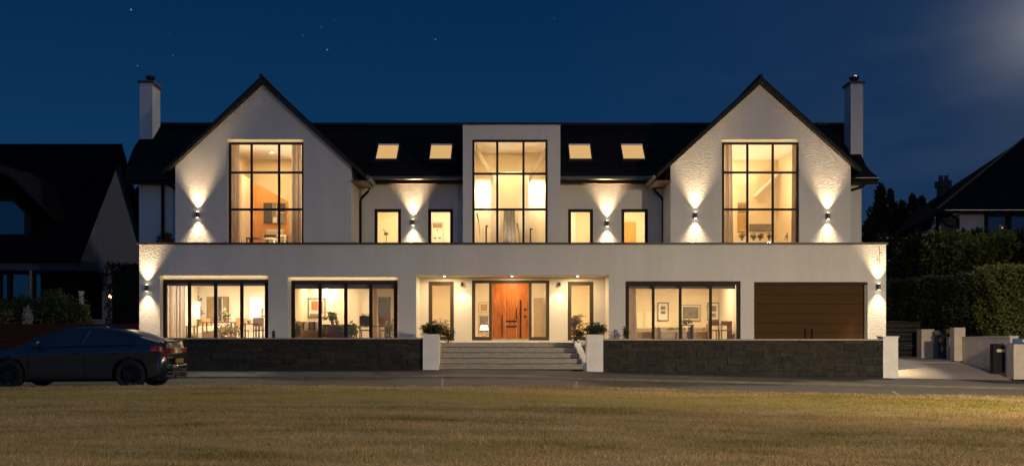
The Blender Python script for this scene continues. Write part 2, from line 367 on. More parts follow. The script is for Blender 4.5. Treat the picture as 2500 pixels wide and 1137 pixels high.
# thin cloud
mp = N.new('ShaderNodeMapping'); mp.inputs['Scale'].default_value = (1.5, 1.5, 5.0); mp.inputs['Rotation'].default_value = (0, rad(33), 0); L.new(vec, mp.inputs[0])
nz = N.new('ShaderNodeTexNoise'); nz.inputs['Scale'].default_value = 2.6; nz.inputs['Detail'].default_value = 5; nz.inputs['Roughness'].default_value = .5; L.new(mp.outputs[0], nz.inputs['Vector'])
cl = N.new('ShaderNodeMapRange'); cl.inputs['From Min'].default_value = .44; cl.inputs['From Max'].default_value = .72; cl.interpolation_type = 'SMOOTHSTEP'; L.new(nz.outputs['Fac'], cl.inputs[0])
m2 = N.new('ShaderNodeMix'); m2.data_type = 'RGBA'; m2.inputs[7].default_value = (0.026, 0.050, 0.098, 1)
L.new(mth('MULTIPLY', mth('MULTIPLY', cl.outputs[0], gx.outputs[0]), .6), m2.inputs[0]); L.new(m1.outputs[2], m2.inputs[6])
# moon glow just outside the upper right
def pdir(x, y):
    v = Vector(((x - 1250) / F, 1, (HZ - y) / F)); v.normalize(); return tuple(v)
gd = vdist(vec, pdir(2560, 60))
gl = N.new('ShaderNodeMapRange'); gl.inputs['From Min'].default_value = .15; gl.inputs['From Max'].default_value = .0; L.new(gd, gl.inputs[0])
gl3 = mth('MULTIPLY', mth('POWER', gl.outputs[0], 3.6), mth('MULTIPLY_ADD', nz.outputs['Fac'], 1.0, .1))
m3 = N.new('ShaderNodeMix'); m3.data_type = 'RGBA'; m3.inputs[7].default_value = (0.27, 0.27, 0.30, 1)
L.new(gl3, m3.inputs[0]); L.new(m2.outputs[2], m3.inputs[6])
# stars
stars = [(320, 24, 1.0, 1.0), (336, 161, .8, .5), (422, 136, .7, .4), (414, 80, .6, .18), (494, 101, .6, .14), (785, 66, .9, .35), (740, 87, .8, .3),
         (799, 122, 1.0, .8), (1063, 97, .9, .6), (816, 51, .7, .2), (964, 24, .6, .14), (1354, 45, .7, .2), (1443, 134, .6, .12), (1505, 30, .6, .12)]
acc = None
for x, y, r, b in stars:
    s1 = mth('LESS_THAN', vdist(vec, pdir(x, y)), .00075 * r)
    s1 = mth('MULTIPLY', s1, b * .4)
    acc = s1 if acc is None else mth('ADD', acc, s1)
m4 = N.new('ShaderNodeMix'); m4.data_type = 'RGBA'; m4.inputs[7].default_value = (0.42, 0.55, 0.62, 1)
L.new(mth('MINIMUM', acc, 1.0), m4.inputs[0]); L.new(m3.outputs[2], m4.inputs[6])
bg_k = N.new('ShaderNodeMapRange'); bg_k.inputs['From Min'].default_value = .25; bg_k.inputs['From Max'].default_value = -.5; bg_k.inputs['To Min'].default_value = 1.0; bg_k.inputs['To Max'].default_value = 2.7; L.new(sep.outputs['Y'], bg_k.inputs[0])
L.new(m4.outputs[2], bg.inputs['Color']); L.new(bg_k.outputs[0], bg.inputs['Strength'])

sun = bpy.data.lights.new('moon', 'SUN'); sun.energy = 1.25; sun.angle = rad(3); sun.color = (1, .86, .66)
so = bpy.data.objects.new('moon', sun); col.objects.link(so); so.rotation_euler = Vector((.37, .69, .616)).to_track_quat('Z', 'Y').to_euler()

# ------------------------------------------------------------------ terrain
def drop(x):
    x = min(x, 30.0)
    return .022 * (math.log1p(math.exp(x * 1.2)) / 1.2 if x < 20 else x)
def sheet(name, xs, ys, zf, m, label=None, kind='structure'):
    mb = MB(); nx = len(xs)
    mb.add([(x, y, zf(x, y)) for y in ys for x in xs], [(j * nx + i, j * nx + i + 1, (j + 1) * nx + i + 1, (j + 1) * nx + i) for j in range(len(ys) - 1) for i in range(nx - 1)])
    o = mb.build(name, m); o['kind'] = kind
    if label: o['label'] = label
    return o
GX = [-400, -60] + [i * 1.0 for i in range(-30, 31)] + [60, 400]
sheet('ground', [-900] + GX + [900], [-400, -100, 0, 34, 60, 120, 400, 1200], lambda x, y: -1.62 - drop(x), M['earth'])
zg = lambda x, y: -1.165 - drop(x)
sheet('grass_field', GX, [-80, -20] + [i * .6 for i in range(0, 37)] + [22.15, 22.2], lambda x, y: (-1.165 - drop(x) + .02 * math.sin(x * .7) * math.sin(y * .9)) if y < 22.15 else -1.30 - drop(x), M['grass_ground'])
sheet('road', GX, [22.1, 25, 28.86], lambda x, y: -1.29 - drop(x), M['asphalt'])
# pavement with a real kerb edge
mb = MB()
xs = [i * 1.0 for i in range(-60, 61)]
for a, b in zip(xs[:-1], xs[1:]):
    za, zb = -1.238 - drop(a), -1.238 - drop(b)
    mb.add([(a, 29.0, za), (b, 29.0, zb), (b, 34.5, zb), (a, 34.5, za)], [(0, 1, 2, 3)])
mb.build('pavement', M['pavement'])['kind'] = 'structure'
mb = MB()
for a, b in zip(xs[:-1], xs[1:]):
    za, zb = -1.23 - drop(a), -1.23 - drop(b); g = .006
    mb.add([(a + g, 28.86, za - .12), (b - g, 28.86, zb - .12), (b - g, 28.86, zb), (a + g, 28.86, za), (a + g, 29.0, za), (b - g, 29.0, zb)], [(0, 1, 2, 3), (3, 2, 5, 4)])
mb.build('kerb', mat('kerb_stone', (0.13, 0.115, 0.095), .85, var=.25, vscale=3))['kind'] = 'structure'
# markings : thin line in the pavement and a couple of scuffs
def strip(mb, p, q, wd, z):
    p = Vector(p); q = Vector(q); d = (q - p).normalized(); n = Vector((-d.y, d.x)) * wd / 2
    k = 12
    for i in range(k):
        a = p + (q - p) * i / k; b = p + (q - p) * (i + 1) / k
        mb.add([(a.x - n.x, a.y - n.y, z - drop(a.x)), (b.x - n.x, b.y - n.y, z - drop(b.x)), (b.x + n.x, b.y + n.y, z - drop(b.x)), (a.x + n.x, a.y + n.y, z - drop(a.x))], [(0, 1, 2, 3)])
mb = MB()
strip(mb, (-2.02, 28.85), (-1.6, 22.6), .05, -1.286); strip(mb, (1.85, 28.0), (1.52, 24.0), .05, -1.286)
strip(mb, (10.1, 26.2), (9.1, 23.0), .09, -1.286); strip(mb, (10.45, 25.2), (10.8, 25.1), .12, -1.286)
strip(mb, (3.3, 28.7), (3.8, 24.4), .035, -1.286)
mb.build('road_marking', M['line_paint'])['kind'] = 'structure'
# driveway
dx = [13.4, 14, 15, 16, 17, 17.4, 17.8]
def zd(x, y):
    return np.interp(y, [34.5, 35.6, 38.6, 44, 60], [-1.232 - drop(x), -1.40, -1.02, -.95, -.9])
sheet('driveway', dx, [34.5, 34.9, 35.3, 36, 37, 38.6, 41, 44, 60], zd, M['drive'])
mb = MB(); mb.box(13.7, 17.2, 37.95, 38.05, -1.2, -1.075)
mb.build('driveway_edging', M['stonecap'])['kind'] = 'structure'
# raised garden ground on the right and behind
sheet('garden_bank', [17.95, 19, 22, 30, 60, 200], [34.6, 36, 38, 42, 50, 70, 200], lambda x, y: float(np.interp(y, [34.6, 38, 44, 52, 200], [-.5, -.3, 1.5, 3.0, 3.2])), M['earth'])
sheet('left_garden', [-120, -60, -30, -20, -13.7], [33.4, 36, 45, 70, 200], lambda x, y: -1.1, M['earth'])

# grass blades
def grass_blades():
    n = 250000
    y = 7.2 + (22.18 - 7.2) * RNG.random(n) ** 0.95
    hw = y * .54 + .6
    x = (RNG.random(n) * 2 - 1) * hw
    # clumping
    keep = (np.sin(x * 2.1 + np.sin(y * 3.3) * 1.3) * np.sin(y * 2.7 + np.cos(x * 1.7)) * .3 + .75) > RNG.random(n)
    x = x[keep]; y = y[keep]; n = len(x)
    cl = np.zeros(n)
    for q in range(14):
        th = RNG.random() * math.tau; f = 1.2 + 7 * RNG.random()
        cl += np.sin((x * math.cos(th) + y * math.sin(th)) * f + RNG.random() * 6) / 2.6
    h = (.020 + .028 * RNG.random(n)) * np.clip(1 + .22 * cl, .5, 1.8) + (RNG.random(n) < .02) * .03
    wd = .004 + .005 * RNG.random(n) + y * .0002
    a = RNG.random(n) * math.tau; lean = .03 * RNG.random(n)
    b = RNG.random(n) * math.tau
    dr = .022 * np.where(x < 15, np.log1p(np.exp(x * 1.2)) / 1.2, x)
    z = -1.165 - dr + .02 * np.sin(x * .7) * np.sin(y * .9) - .004
    v = np.empty((n, 3, 3), np.float32)
    v[:, 0, 0] = x - np.cos(a) * wd; v[:, 0, 1] = y - np.sin(a) * wd; v[:, 0, 2] = z
    v[:, 1, 0] = x + np.cos(a) * wd; v[:, 1, 1] = y + np.sin(a) * wd; v[:, 1, 2] = z
    v[:, 2, 0] = x + np.cos(b) * lean; v[:, 2, 1] = y + np.sin(b) * lean; v[:, 2, 2] = z + h
    me = bpy.data.meshes.new('grass'); me.vertices.add(n * 3); me.vertices.foreach_set('co', v.ravel())
    me.loops.add(n * 3); me.loops.foreach_set('vertex_index', np.arange(n * 3, dtype=np.int32))
    me.polygons.add(n); me.polygons.foreach_set('loop_start', np.arange(0, n * 3, 3, dtype=np.int32))
    me.update(calc_edges=True); me.materials.append(M['grass'])
    o = bpy.data.objects.new('grass', me); col.objects.link(o)
    tag(o, 'dry yellow-brown grass with a greener band near the road', 'grass', kind='stuff')
grass_blades()

# ------------------------------------------------------------------ foliage
def leaves(centers, size, name, m, parent=None, loc=(0, 0, 0), flat=.0):
    n = len(centers)
    a = RNG.normal(size=(n, 3)); a /= np.linalg.norm(a, axis=1)[:, None]
    b = RNG.normal(size=(n, 3)); b -= (a * b).sum(1)[:, None] * a; b /= np.linalg.norm(b, axis=1)[:, None]
    s = size * (.6 + .8 * RNG.random(n))[:, None]
    v = np.empty((n, 4, 3), np.float32)
    v[:, 0] = centers - a * s; v[:, 1] = centers + b * s * .45; v[:, 2] = centers + a * s; v[:, 3] = centers - b * s * .45
    org = np.array(loc if parent is None else wloc(parent))
    v -= org
    me = bpy.data.meshes.new(name); me.vertices.add(n * 4); me.vertices.foreach_set('co', v.ravel())
    me.loops.add(n * 4); me.loops.foreach_set('vertex_index', np.arange(n * 4, dtype=np.int32))
    me.polygons.add(n); me.polygons.foreach_set('loop_start', np.arange(0, n * 4, 4, dtype=np.int32))
    me.update(calc_edges=True); me.materials.append(m)
    o = bpy.data.objects.new(name, me); col.objects.link(o)
    if parent is not None: o.parent = parent
    else: o.location = loc
    return o
def ell(c, r, n, shell=.5, lump=.25):
    d = RNG.normal(size=(n, 3)); d /= np.linalg.norm(d, axis=1)[:, None]
    t = shell + (1 - shell) * RNG.random(n) ** .6
    l = np.array([1 + lump * 2 * mnoise.noise(Vector(q * 2.6) + Vector(c)) for q in d])
    return np.array(c) + d * (t * l)[:, None] * np.array(r)
def boxpts(x0, x1, y0, y1, z0f, z1f, n, jit=.1, faces='ftlr'):
    out = []
    W, Dp = x1 - x0, y1 - y0
    for k in range(n):
        f = random.random()
        zt = lambda x, y: z1f(x, y) if callable(z1f) else z1f
        areas = {'f': W * 2.5 if 'f' in faces else 0, 't': W * Dp if 't' in faces else 0, 'l': Dp * 2.5 if 'l' in faces else 0, 'r': Dp * 2.5 if 'r' in faces else 0}
        tot = sum(areas.values()); q = f * tot
        for kk, aa in areas.items():
            if q < aa: break
            q -= aa
        x = random.uniform(x0, x1); y = random.uniform(y0, y1)
        if kk == 'f': y = y0
        if kk == 'l': x = x0
        if kk == 'r': x = x1
        z1 = zt(x, y); z = z1 if kk == 't' else random.uniform(z0f, z1)
        lump = mnoise.noise(Vector((x * 1.1, y * 1.1, z * 1.1))) * .22
        out.append((x + random.gauss(0, jit) - (lump if kk == 'l' else 0), y + random.gauss(0, jit) - (lump if kk == 'f' else 0), z + random.gauss(0, jit * .6) + (lump * .5 if kk == 't' else 0)))
    return np.array(out)
def inner_block(mb, x0, x1, y0, y1, z0, z1a, z1b=None):
    z1b = z1a if z1b is None else z1b
    mb.add([(x0, y0, z0), (x1, y0, z0), (x1, y1, z0), (x0, y1, z0), (x0, y0, z1a), (x1, y0, z1a), (x1, y1, z1b), (x0, y1, z1b)],
           [(0, 3, 2, 1), (4, 5, 6, 7), (0, 1, 5, 4), (1, 2, 6, 5), (2, 3, 7, 6), (3, 0, 4, 7)])

# ------------------------------------------------------------------ MAIN HOUSE
house = empty('white_house', (0, 38, -.3), 'large white rendered house with two gables and lit windows behind the stone wall', 'house')

def wall_cols(mb, x0, x1, z0, topf, holes, y0, y1, extra=()):
    bs = sorted({x0, x1, *extra, *[h[0] for h in holes], *[h[1] for h in holes]})
    bs = [b for b in bs if x0 <= b <= x1]
    for a, b in zip(bs[:-1], bs[1:]):
        mid = (a + b) / 2; hs = sorted([h for h in holes if h[0] <= mid <= h[1]], key=lambda h: h[2])
        z = z0
        for h in hs:
            if h[2] > z + 1e-4: mb.prism_y([(a, z), (b, z), (b, h[2]), (a, h[2])], y0, y1)
            z = h[3]
        mb.prism_y([(a, z), (b, z), (b, topf(b)), (a, topf(a))], y0, y1)

FL = -.30
DG, DU, DM, DP = 36.0, 38.0, 40.0, 37.5
# ground floor front wall
hG = []
def H(x0, x1, y0, D, zb=FL): return (PX(x0, D), PX(x1, D), zb, PZ(y0, D))
W1 = H(390, 655, 672, DG); W2 = H(702, 972, 676, DG); PO = H(1016, 1487, 671, DG); W3 = H(1527, 1808, 686, DG); GA = H(1841, 2118, 688, DG)
holes = [W1, W2, PO, W3, GA]
XL, XR = PX(340, DG), PX(2163, DG); ZT = PZ(597, DG)
mb = MB()
wall_cols(mb, XL, XR, FL - .1, lambda x: ZT, holes, DG, DG + .32)
for a, b in ((XL, XL + .3), (XR - .3, XR)): mb.box(a, b, DG + .32, 46, FL - .1, ZT)
mb.build('ground_floor_wall', M['render_white'], house)
mb = MB(); mb.box(XL + .3, XR - .3, DG + .32, 46, 2.75, 2.95); mb.build('flat_roof', M['coping'], house)
mb = MB()
mb.box(XL - .06, XR + .06, DG - .06, DG + .36, ZT, ZT + .075)
mb.box(XL - .06, XL + .36, DG + .36, 46, ZT, ZT + .075); mb.box(XR - .36, XR + .06, DG + .36, 46, ZT, ZT + .075)
mb.build('parapet_coping', M['coping'], house)
mb = MB(); mb.box(XL, XR, 45.7, 46, FL - .1, 6.2); mb.build('rear_wall', M['render_white'], house)

# porch
mb = MB()
py0 = DG + .32
pw = [(PX(1046, DP), PX(1108, DP), FL + .06, PZ(687, DP)), (PX(1152, DP), PX(1341, DP), FL + .06, PZ(684, DP)), (PX(1386, DP), PX(1449, DP), FL + .06, PZ(687, DP))]
wall_cols(mb, PO[0] - .3, PO[1] + .3, FL, lambda x: 2.35, pw, DP, DP + .2)
mb.box(PO[0] - .3, PO[0], py0, DP, FL, 2.35); mb.box(PO[1], PO[1] + .3, py0, DP, FL, 2.35)
mb.box(PO[0], PO[1], py0, DP, PO[3] + .003, 2.35)
mb.build('porch_recess', M['porch_white'], house)
mb = MB(); mb.box(PO[0], PO[1], 36.003, DP + .2, FL - .12, FL); mb.build('porch_floor', M['stonecap'], house)

# gables
def gable(cx, wl, wr, apz, win, tipl, tipr):
    ex = {cx}
    cz = PZ(405, DU)
    sl = (apz - cz) / (cx - wl); sr = (apz - cz) / (wr - cx)
    top = lambda x: apz - (cx - x) * sl if x < cx else apz - (x - cx) * sr
    mb = MB()
    wall_cols(mb, wl, wr, 2.95, top, [win], DU, DU + .3, (cx,))
    mb.box(wl, wl + .28, DU + .3, 45.7, 2.95, top(wl + .0) - .02); mb.box(wr - .28, wr, DU + .3, 45.7, 2.95, top(wr) - .02)
    mb.build('gable_wall', M['render_white'], house)
    th = .26
    mb = MB()
    a = top(cx) + .004
    L0 = (tipl, a - (cx - tipl) * sl); R0 = (tipr, a - (tipr - cx) * sr)
    mb.prism_y([L0, (cx, a), (cx, a + th + .02), (L0[0], L0[1] + th * .82)], DU - .2, 46)
    mb.prism_y([(cx, a), R0, (R0[0], R0[1] + th * .82), (cx, a + th + .02)], DU - .2, 46)
    o = mb.build('gable_roof', M['slate'], house)
    # bargeboard and ridge, proud of the slab
    mb = MB()
    mb.prism_y([L0, (cx, a), (cx, a + th * .8), (L0[0], L0[1] + th * .62)], DU - .235, DU - .203)
    mb.prism_y([(cx, a), R0, (R0[0], R0[1] + th * .62), (cx, a + th * .8)], DU - .235, DU - .203)
    mb.build('bargeboard', M['verge'], house)
    mb = MB(); mb.tube([(cx, DU - .24, a + th + .03), (cx, 46, a + th + .03)], .075, 8); mb.build('ridge_tile', M['verge'], house)
    return top
gl_w = (PX(553, DU), PX(741, DU), 3.2, PZ(340, DU))
gr_w = (PX(1760, DU), PX(1951, DU), 3.2, PZ(340, DU))
apz = PZ(207, DU)
cxl, cxr = PX(641, DU), PX(1855, DU)
gable(cxl, PX(428, DU), PX(858, DU), apz, gl_w, PX(404, DU), PX(893, DU))
gable(cxr, PX(1637, DU), PX(2077, DU), apz, gr_w, PX(1602, DU), PX(2098, DU))
# boxed eaves at the inner ends of the gables
for s, xw, xt in ((1, PX(858, DU), PX(897, DU)), (-1, PX(1637, DU), PX(1598, DU))):
    a, b = min(xw, xt), max(xw, xt)
    mb = MB(); mb.box(a + (0 if s < 0 else .003), b - (0.003 if s < 0 else 0), DU - .18, DM - .45, 5.83, 5.88)
    mb.build('soffit', M['soffit'], house)
    mb = MB(); mb.tube([(xt + s * .05, DU - .22, 5.99), (xt + s * .05, DM - .5, 5.99)], .085, 10); mb.build('gutter', M['gutter_grey'], house)

def reveal_glow(x0, x1, y, z, p_):  # added light with no fitting, brightens window heads and reveals
    l = bpy.data.lights.new('reveal_fill', 'AREA'); l.shape = 'RECTANGLE'; l.size = x1 - x0 - .1; l.size_y = .012; l.energy = p_; l.color = (1, .72, .38)
    o = bpy.data.objects.new('reveal_fill', l); o.location = ((x0 + x1) / 2, y, z); o.rotation_euler = (rad(60), 0, 0); col.objects.link(o)
reveal_glow(W1[0], W1[1], DG + .03, W1[3] - .012, 3); reveal_glow(W2[0], W2[1], DG + .03, W2[3] - .012, 3)
reveal_glow(gl_w[0], gl_w[1], DU + .02, gl_w[3] - .012, 1.5); reveal_glow(gr_w[0], gr_w[1], DU + .02, gr_w[3] - .012, 1.5)
# central tower
TX0, TX1 = PX(1130, DU), PX(1368, DU); TZ = PZ(305, DU)
TW = (PX(1153, DU), PX(1337, DU), 3.2, PZ(341, DU))
mb = MB()
wall_cols(mb, TX0, TX1, 2.95, lambda x: TZ, [TW], DU, DU + .25)
mb.box(TX0, TX0 + .2, DU + .25, 44, 2.95, TZ); mb.box(TX1 - .2, TX1, DU + .25, 44, 2.95, TZ)
mb.build('tower_wall', M['render_white'], house)
mb = MB(); mb.box(TX0 - .03, TX1 + .03, DU - .04, 44, TZ, TZ + .09); mb.build('tower_roof', M['verge'], house)

# main upper wall
MX0, MX1 = -15.1, 14.15
sw = [(PX(a, DM), PX(b, DM), 3.2, PZ(510, DM)) for a, b in ((914, 979), (1045, 1106), (1387, 1448), (1517, 1582))]
mb = MB()
EZ = 6.20
for a, b in ((MX0, PX(428, DU)), (PX(858, DU), TX0), (TX1, PX(1637, DU)), (PX(2077, DU), MX1)):
    if a != MX0: mb.build('upper_wall', M['render_white'], house); mb = MB()
    wall_cols(mb, a, b, 2.9, lambda x: EZ, [h for h in sw if a < h[0] < b], DM, DM + .28)
mb.box(MX1 - .25, MX1, DM + .28, 45.7, 2.9, EZ)
mb.build('upper_wall', M['render_white'], house); mb = MB(); mb.box(MX0, MX0 + .25, DM + .28, 45.7, 2.9, EZ)
mb.build('side_wall', M['render_white'], house); mb = MB()
# gable ends of the main range
for x0 in (MX0, MX1 - .25): mb = MB(); mb.prism_x([(DM, EZ), (45.7, EZ), (43.5, 8.4), (43.0, 8.4)], x0, x0 + .25); mb.build('gable_end', M['render_white'], house)

# main roof
ED, RD = 39.5, 43.5
ez, rz = PZ(431, ED), PZ(304, RD)
def roofpt(x, t): return (x, ED + (RD - ED) * t, ez + (rz - ez) * t - .10 * math.sin(math.pi * min(1, t / .5)) * (1 if t < .5 else 0))
mb = MB()
ts = [0, .12, .25, .4, .5, .6, .7, .85, 1.0]
xl = {0: -15.42, .12: -15.62, .25: -15.78, .4: -15.88, .5: -15.93, .6: -15.95, .7: -15.95, .85: -15.8, 1.0: -15.6}
xr = {0: 14.62, .12: 14.53, .25: 14.50, .4: 14.55, .5: 14.6, .6: 14.62, .7: 14.62, .85: 14.62, 1.0: 14.6}
rl = [(PX(921, 41.3), PX(971, 41.3)), (PX(1051, 41.3), PX(1102, 41.3)), (PX(1390, 41.3), PX(1442, 41.3)), (PX(1519, 41.3), PX(1571, 41.3))]
for a, b in zip(ts[:-1], ts[1:]):
    cuts_ = []
    if a < .6: cuts_ += [(-11.75, -7.45), (7.45, 11.72)]
    if a < .85: cuts_.append((TX0, TX1))
    edge = sorted([(None, None)] and cuts_)
    xs0, xs1 = xl[a], xl[b]
    for c0, c1 in edge + [(None, None)]:
        e0, e1 = (xr[a], xr[b]) if c0 is None else (c0, c0)
        mb.slab([roofpt(xs0, a), roofpt(e0, a), roofpt(e1, b), roofpt(xs1, b)], .16)
        if c0 is not None: xs0 = xs1 = c1
mb.slab([(xl[1.0], RD, rz), (xr[1.0], RD, rz), (xr[0], 47.6, ez), (xl[0], 47.6, ez)], .16)
mb.build('main_roof', M['slate'], house)
mb = MB(); mb.tube([(xl[1.0], RD, rz + .02), (xr[1.0], RD, rz + .02)], .07, 8); mb.build('ridge_tile', M['verge'], house)
# rooflights
def zroof(y):
    t = (y - ED) / (RD - ED); return roofpt(0, t)[2]
for x0, x1 in rl:
    ya, yb = 40.80, 41.74
    za, zb = zroof(ya) + .03, zroof(yb) + .03
    n = .05
    mb = MB()
    def bar(xa, xb, y0, y1, h=.06):
        z0 = za + (zb - za) * (y0 - ya) / (yb - ya); z1 = za + (zb - za) * (y1 - ya) / (yb - ya)
        mb.slab([(xa, y0, z0 + h), (xb, y0, z0 + h), (xb, y1, z1 + h), (xa, y1, z1 + h)], .09)
    bar(x0 - .06, x0, ya - .06, yb + .06); bar(x1, x1 + .06, ya - .06, yb + .06); bar(x0, x1, ya - .06, ya); bar(x0, x1, yb, yb + .06)
    f = mb.build('rooflight', M['verge'], house)
    mb = MB(); mb.add([(x0, ya, za), (x1, ya, za), (x1, yb, zb), (x0, yb, zb)], [(0, 1, 2, 3)]); mb.build('blind', M['rooflight'], f)
    mb = MB(); mb.slab([(x0, yb - .16, zb + .0), (x1, yb - .16, zb + .0), (x1, yb - .02, zb + .06), (x0, yb - .02, zb + .06)], .03); mb.build('blind_cassette', M['joinery'], f)

# eaves gutter + fascia
for a, b in ((PX(893, 39.5) + .1, TX0), (TX1, PX(1600, 39.5) - .1)):
    mb = MB(); mb.box(a, b, ED + .03, DM - .003, EZ - .14, EZ - .06); mb.build('soffit', M['soffit'], house)
    mb = MB(); mb.tube([(a, ED - .06, ez - .07), (b, ED - .06, ez - .07)], .075, 10); mb.build('gutter', M['gutter_grey'], house)
    mb = MB(); mb.box(a, b, ED, ED + .03, ez - .27, ez - .13); mb.build('fascia', M['gutter'], house)
for a, b in ((xl[0], PX(428, DU) + .0), (PX(2077, DU), xr[0])):
    mb = MB(); mb.box(a + .02, b, ED, ED + .05, ez - .30, ez - .02); mb.build('fascia', M['gutter'], house)
    mb = MB(); mb.box(max(a, MX0 - .4), min(b, MX1 + .4), ED + .05, DM + .0 - .003, EZ - .16, EZ - .1); mb.build('soffit', M['soffit'], house)
    mb = MB(); mb.tube([(a, ED - .06, ez - .12), (b, ED - .06, ez - .12)], .07, 8); mb.build('gutter', M['gutter'], house)

# downpipes
def pipe(pts, r=.05): mb = MB(); mb.tube(pts, r, 8); return mb.build('downpipe', M['gutter'], house, smooth=True)
dpx = PX(880, DM - .08)
for sgn in (1, -1):
    xs_ = dpx if sgn > 0 else PX(1619, DM - .08)
    xo = PX(902, 39.5) if sgn > 0 else PX(1598, 39.5)
    pipe([(xo, 39.5, 5.95), (xo, 39.5, 5.78), (xo - .06 * sgn, 39.55, 5.7), (xs_ + .06 * sgn, 39.85, 5.48), (xs_, DM - .08, 5.36), (xs_, DM - .08, 3.0)])
pipe([(PX(397, 39.9), DM - .08, 6.15), (PX(397, 39.9), DM - .08, 3.0)], .07)
pipe([(-13.95, DM - .3, 6.12), (-13.05, DM - .1, 5.5)], .05)
pipe([(14.2, ED, 6.05), (14.05, ED + .2, 5.9), (13.2, DM - .1, 5.65)], .05)

# chimneys
def chimney(xa, xb, y0, dep, zb, zt, capo):
    mb = MB(); mb.box(xa, xb, y0, y0 + dep, zb, zt); c = mb.build('chimney', M['render_white'], house)
    mb = MB(); mb.box(xa - .07, xb + .07, y0 - .07, y0 + dep + .07, zt, zt + .10); mb.build('chimney_cap', M['coping'], c)
    mb = MB()
    mb.lathe([(.13, 0), (.13, .16), (.20, .18), (.21, .28), (.16, .30), (.1, .34)], ((xa + xb) / 2 + .02, y0 + dep / 2, zt + .10), 14)
    mb.build('chimney_pot', M['black_metal'], c)
chimney(PX(341, 42.3), PX(372, 42.3), 42.3, .95, 6.4, PZ(203, 42.3), 0)
chimney(PX(2077, 41.2), PX(2107, 41.2), 41.2, .8, 6.4, PZ(205, 41.2), 0)

# windows
def window(x0, x1, z0, z1, y, fw, vbars=(), hbars=(), bw=.06, m=None, dep=.07, barw=None, bot=None):
    m = m or M['frame']
    mb = MB(); bot = fw if bot is None else bot
    mb.box(x0, x0 + fw, y, y + dep, z0, z1); mb.box(x1 - fw, x1, y, y + dep, z0, z1)
    mb.box(x0 + fw, x1 - fw, y, y + dep, z1 - fw, z1); mb.box(x0 + fw, x1 - fw, y, y + dep, z0, z0 + bot)
    for v in vbars: mb.box(v - bw / 2, v + bw / 2, y + .006, y + dep - .006, z0 + bot, z1 - fw)
    for h in hbars: mb.box(x0 + fw, x1 - fw, y + .012, y + dep - .012, h - bw / 2, h + bw / 2)
    f = mb.build('window', m, house)
    mb = MB(); mb.add([(x0 + fw, y + dep / 2, z0 + bot), (x1 - fw, y + dep / 2, z0 + bot), (x1 - fw, y + dep / 2, z1 - fw), (x0 + fw, y + dep / 2, z1 - fw)], [(0, 1, 2, 3)])
    mb.build('pane', M['glass'], f)
    return f
yW = DG + .12
window(PX(398, yW), PX(655, yW) , FL, PZ(682, yW), yW, .13, [PX(v, yW) for v in (462, 526, 590)], bw=.12, bot=.1)
mb = MB(); mb.box(W1[0], W1[1], DG + .12, DG + .3, PZ(682, yW) + .002, W1[3] + .0); mb.build('window_head', M['porch_white'], house)
mb = MB(); mb.box(W1[0], PX(398, yW) - .002, DG + .12, DG + .3, FL, PZ(682, yW)); mb.build('window_head', M['porch_white'], house)
window(PX(711, yW), PX(970, yW), FL, PZ(684, yW), yW, .13, [PX(v, yW) for v in (781, 844, 905)], bw=.12, bot=.1)
mb = MB(); mb.box(W2[0], W2[1], DG + .12, DG + .3, PZ(684, yW) + .002, W2[3]); mb.box(W2[0], PX(711, yW) - .002, DG + .12, DG + .3, FL, PZ(684, yW)); mb.build('window_head', M['porch_white'], house)
yW3 = DG + .05
window(W3[0] + .003, W3[1] - .003, FL, W3[3] - .003, yW3, .13, [PX(v, yW3) for v in (1595, 1661, 1735)], bw=.10, bot=.1)
# warm lit reveals on gable windows
for wn, xs, ys in ((gl_w, (614, 681), (421, 511)), (gr_w, (1825, 1887), (421, 511))):
    yy = DU + .1
    window(wn[0] + .06, wn[1] - .0, wn[2], wn[3] - .10, yy, .085, [PX(v, yy) for v in xs], [PZ(v, yy) for v in ys], bw=.085)
    mb = MB(); mb.box(wn[0], wn[1], DU + .1, DU + .28, wn[3] - .098, wn[3]); mb.box(wn[0], wn[0] + .058, DU + .1, DU + .28, wn[2], wn[3] - .10); mb.build('window_head', M['porch_white'], house)
yy = DU + .02
window(TW[0] + .002, TW[1] - .002, TW[2], TW[3] - .002, yy, .085, [PX(v, yy) for v in (1214, 1278)], [PZ(v, yy) for v in (424, 511)], bw=.085)
for s in sw: window(s[0] + .002, s[1] - .002, s[2], s[3] - .002, DM + .03, .12)
for s in (pw[0], pw[2]): window(s[0] + .002, s[1] - .002, s[2], s[3] - .002, DP + .03, .14, m=M['porch_frame'])
# front door unit
s = pw[1]; yd = DP + .03
dx0, dx1 = PX(1201, yd), PX(1291, yd)
mb = MB()
mb.box(s[0] + .002, s[0] + .13, yd, yd + .1, s[2], s[3] - .002); mb.box(s[1] - .13, s[1] - .002, yd, yd + .1, s[2], s[3] - .002)
mb.box(s[0] + .13, s[1] - .13, yd, yd + .1, s[3] - .11, s[3] - .002)
mb.box(s[0] + .13, dx0 - .11, yd, yd + .1, s[2], s[2] + .13); mb.box(dx1 + .11, s[1] - .13, yd, yd + .1, s[2], s[2] + .13)
mb.box(dx0 - .11, dx0 - .0, yd, yd + .1, s[2], s[3] - .11); mb.box(dx1, dx1 + .11, yd, yd + .1, s[2], s[3] - .11)
f = mb.build('door_frame', M['porch_frame'], house)
for a, b in ((s[0] + .13, dx0 - .11), (dx1 + .11, s[1] - .13)):
    mb = MB(); mb.add([(a, yd + .05, s[2] + .13), (b, yd + .05, s[2] + .13), (b, yd + .05, s[3] - .11), (a, yd + .05, s[3] - .11)], [(0, 1, 2, 3)]); mb.build('pane', M['glass'], f)
mb = MB(); dw = dx1 - dx0
xsd = [dx0 + .004, dx0 + dw * .36, dx0 + dw * .66, dx1 - .004]
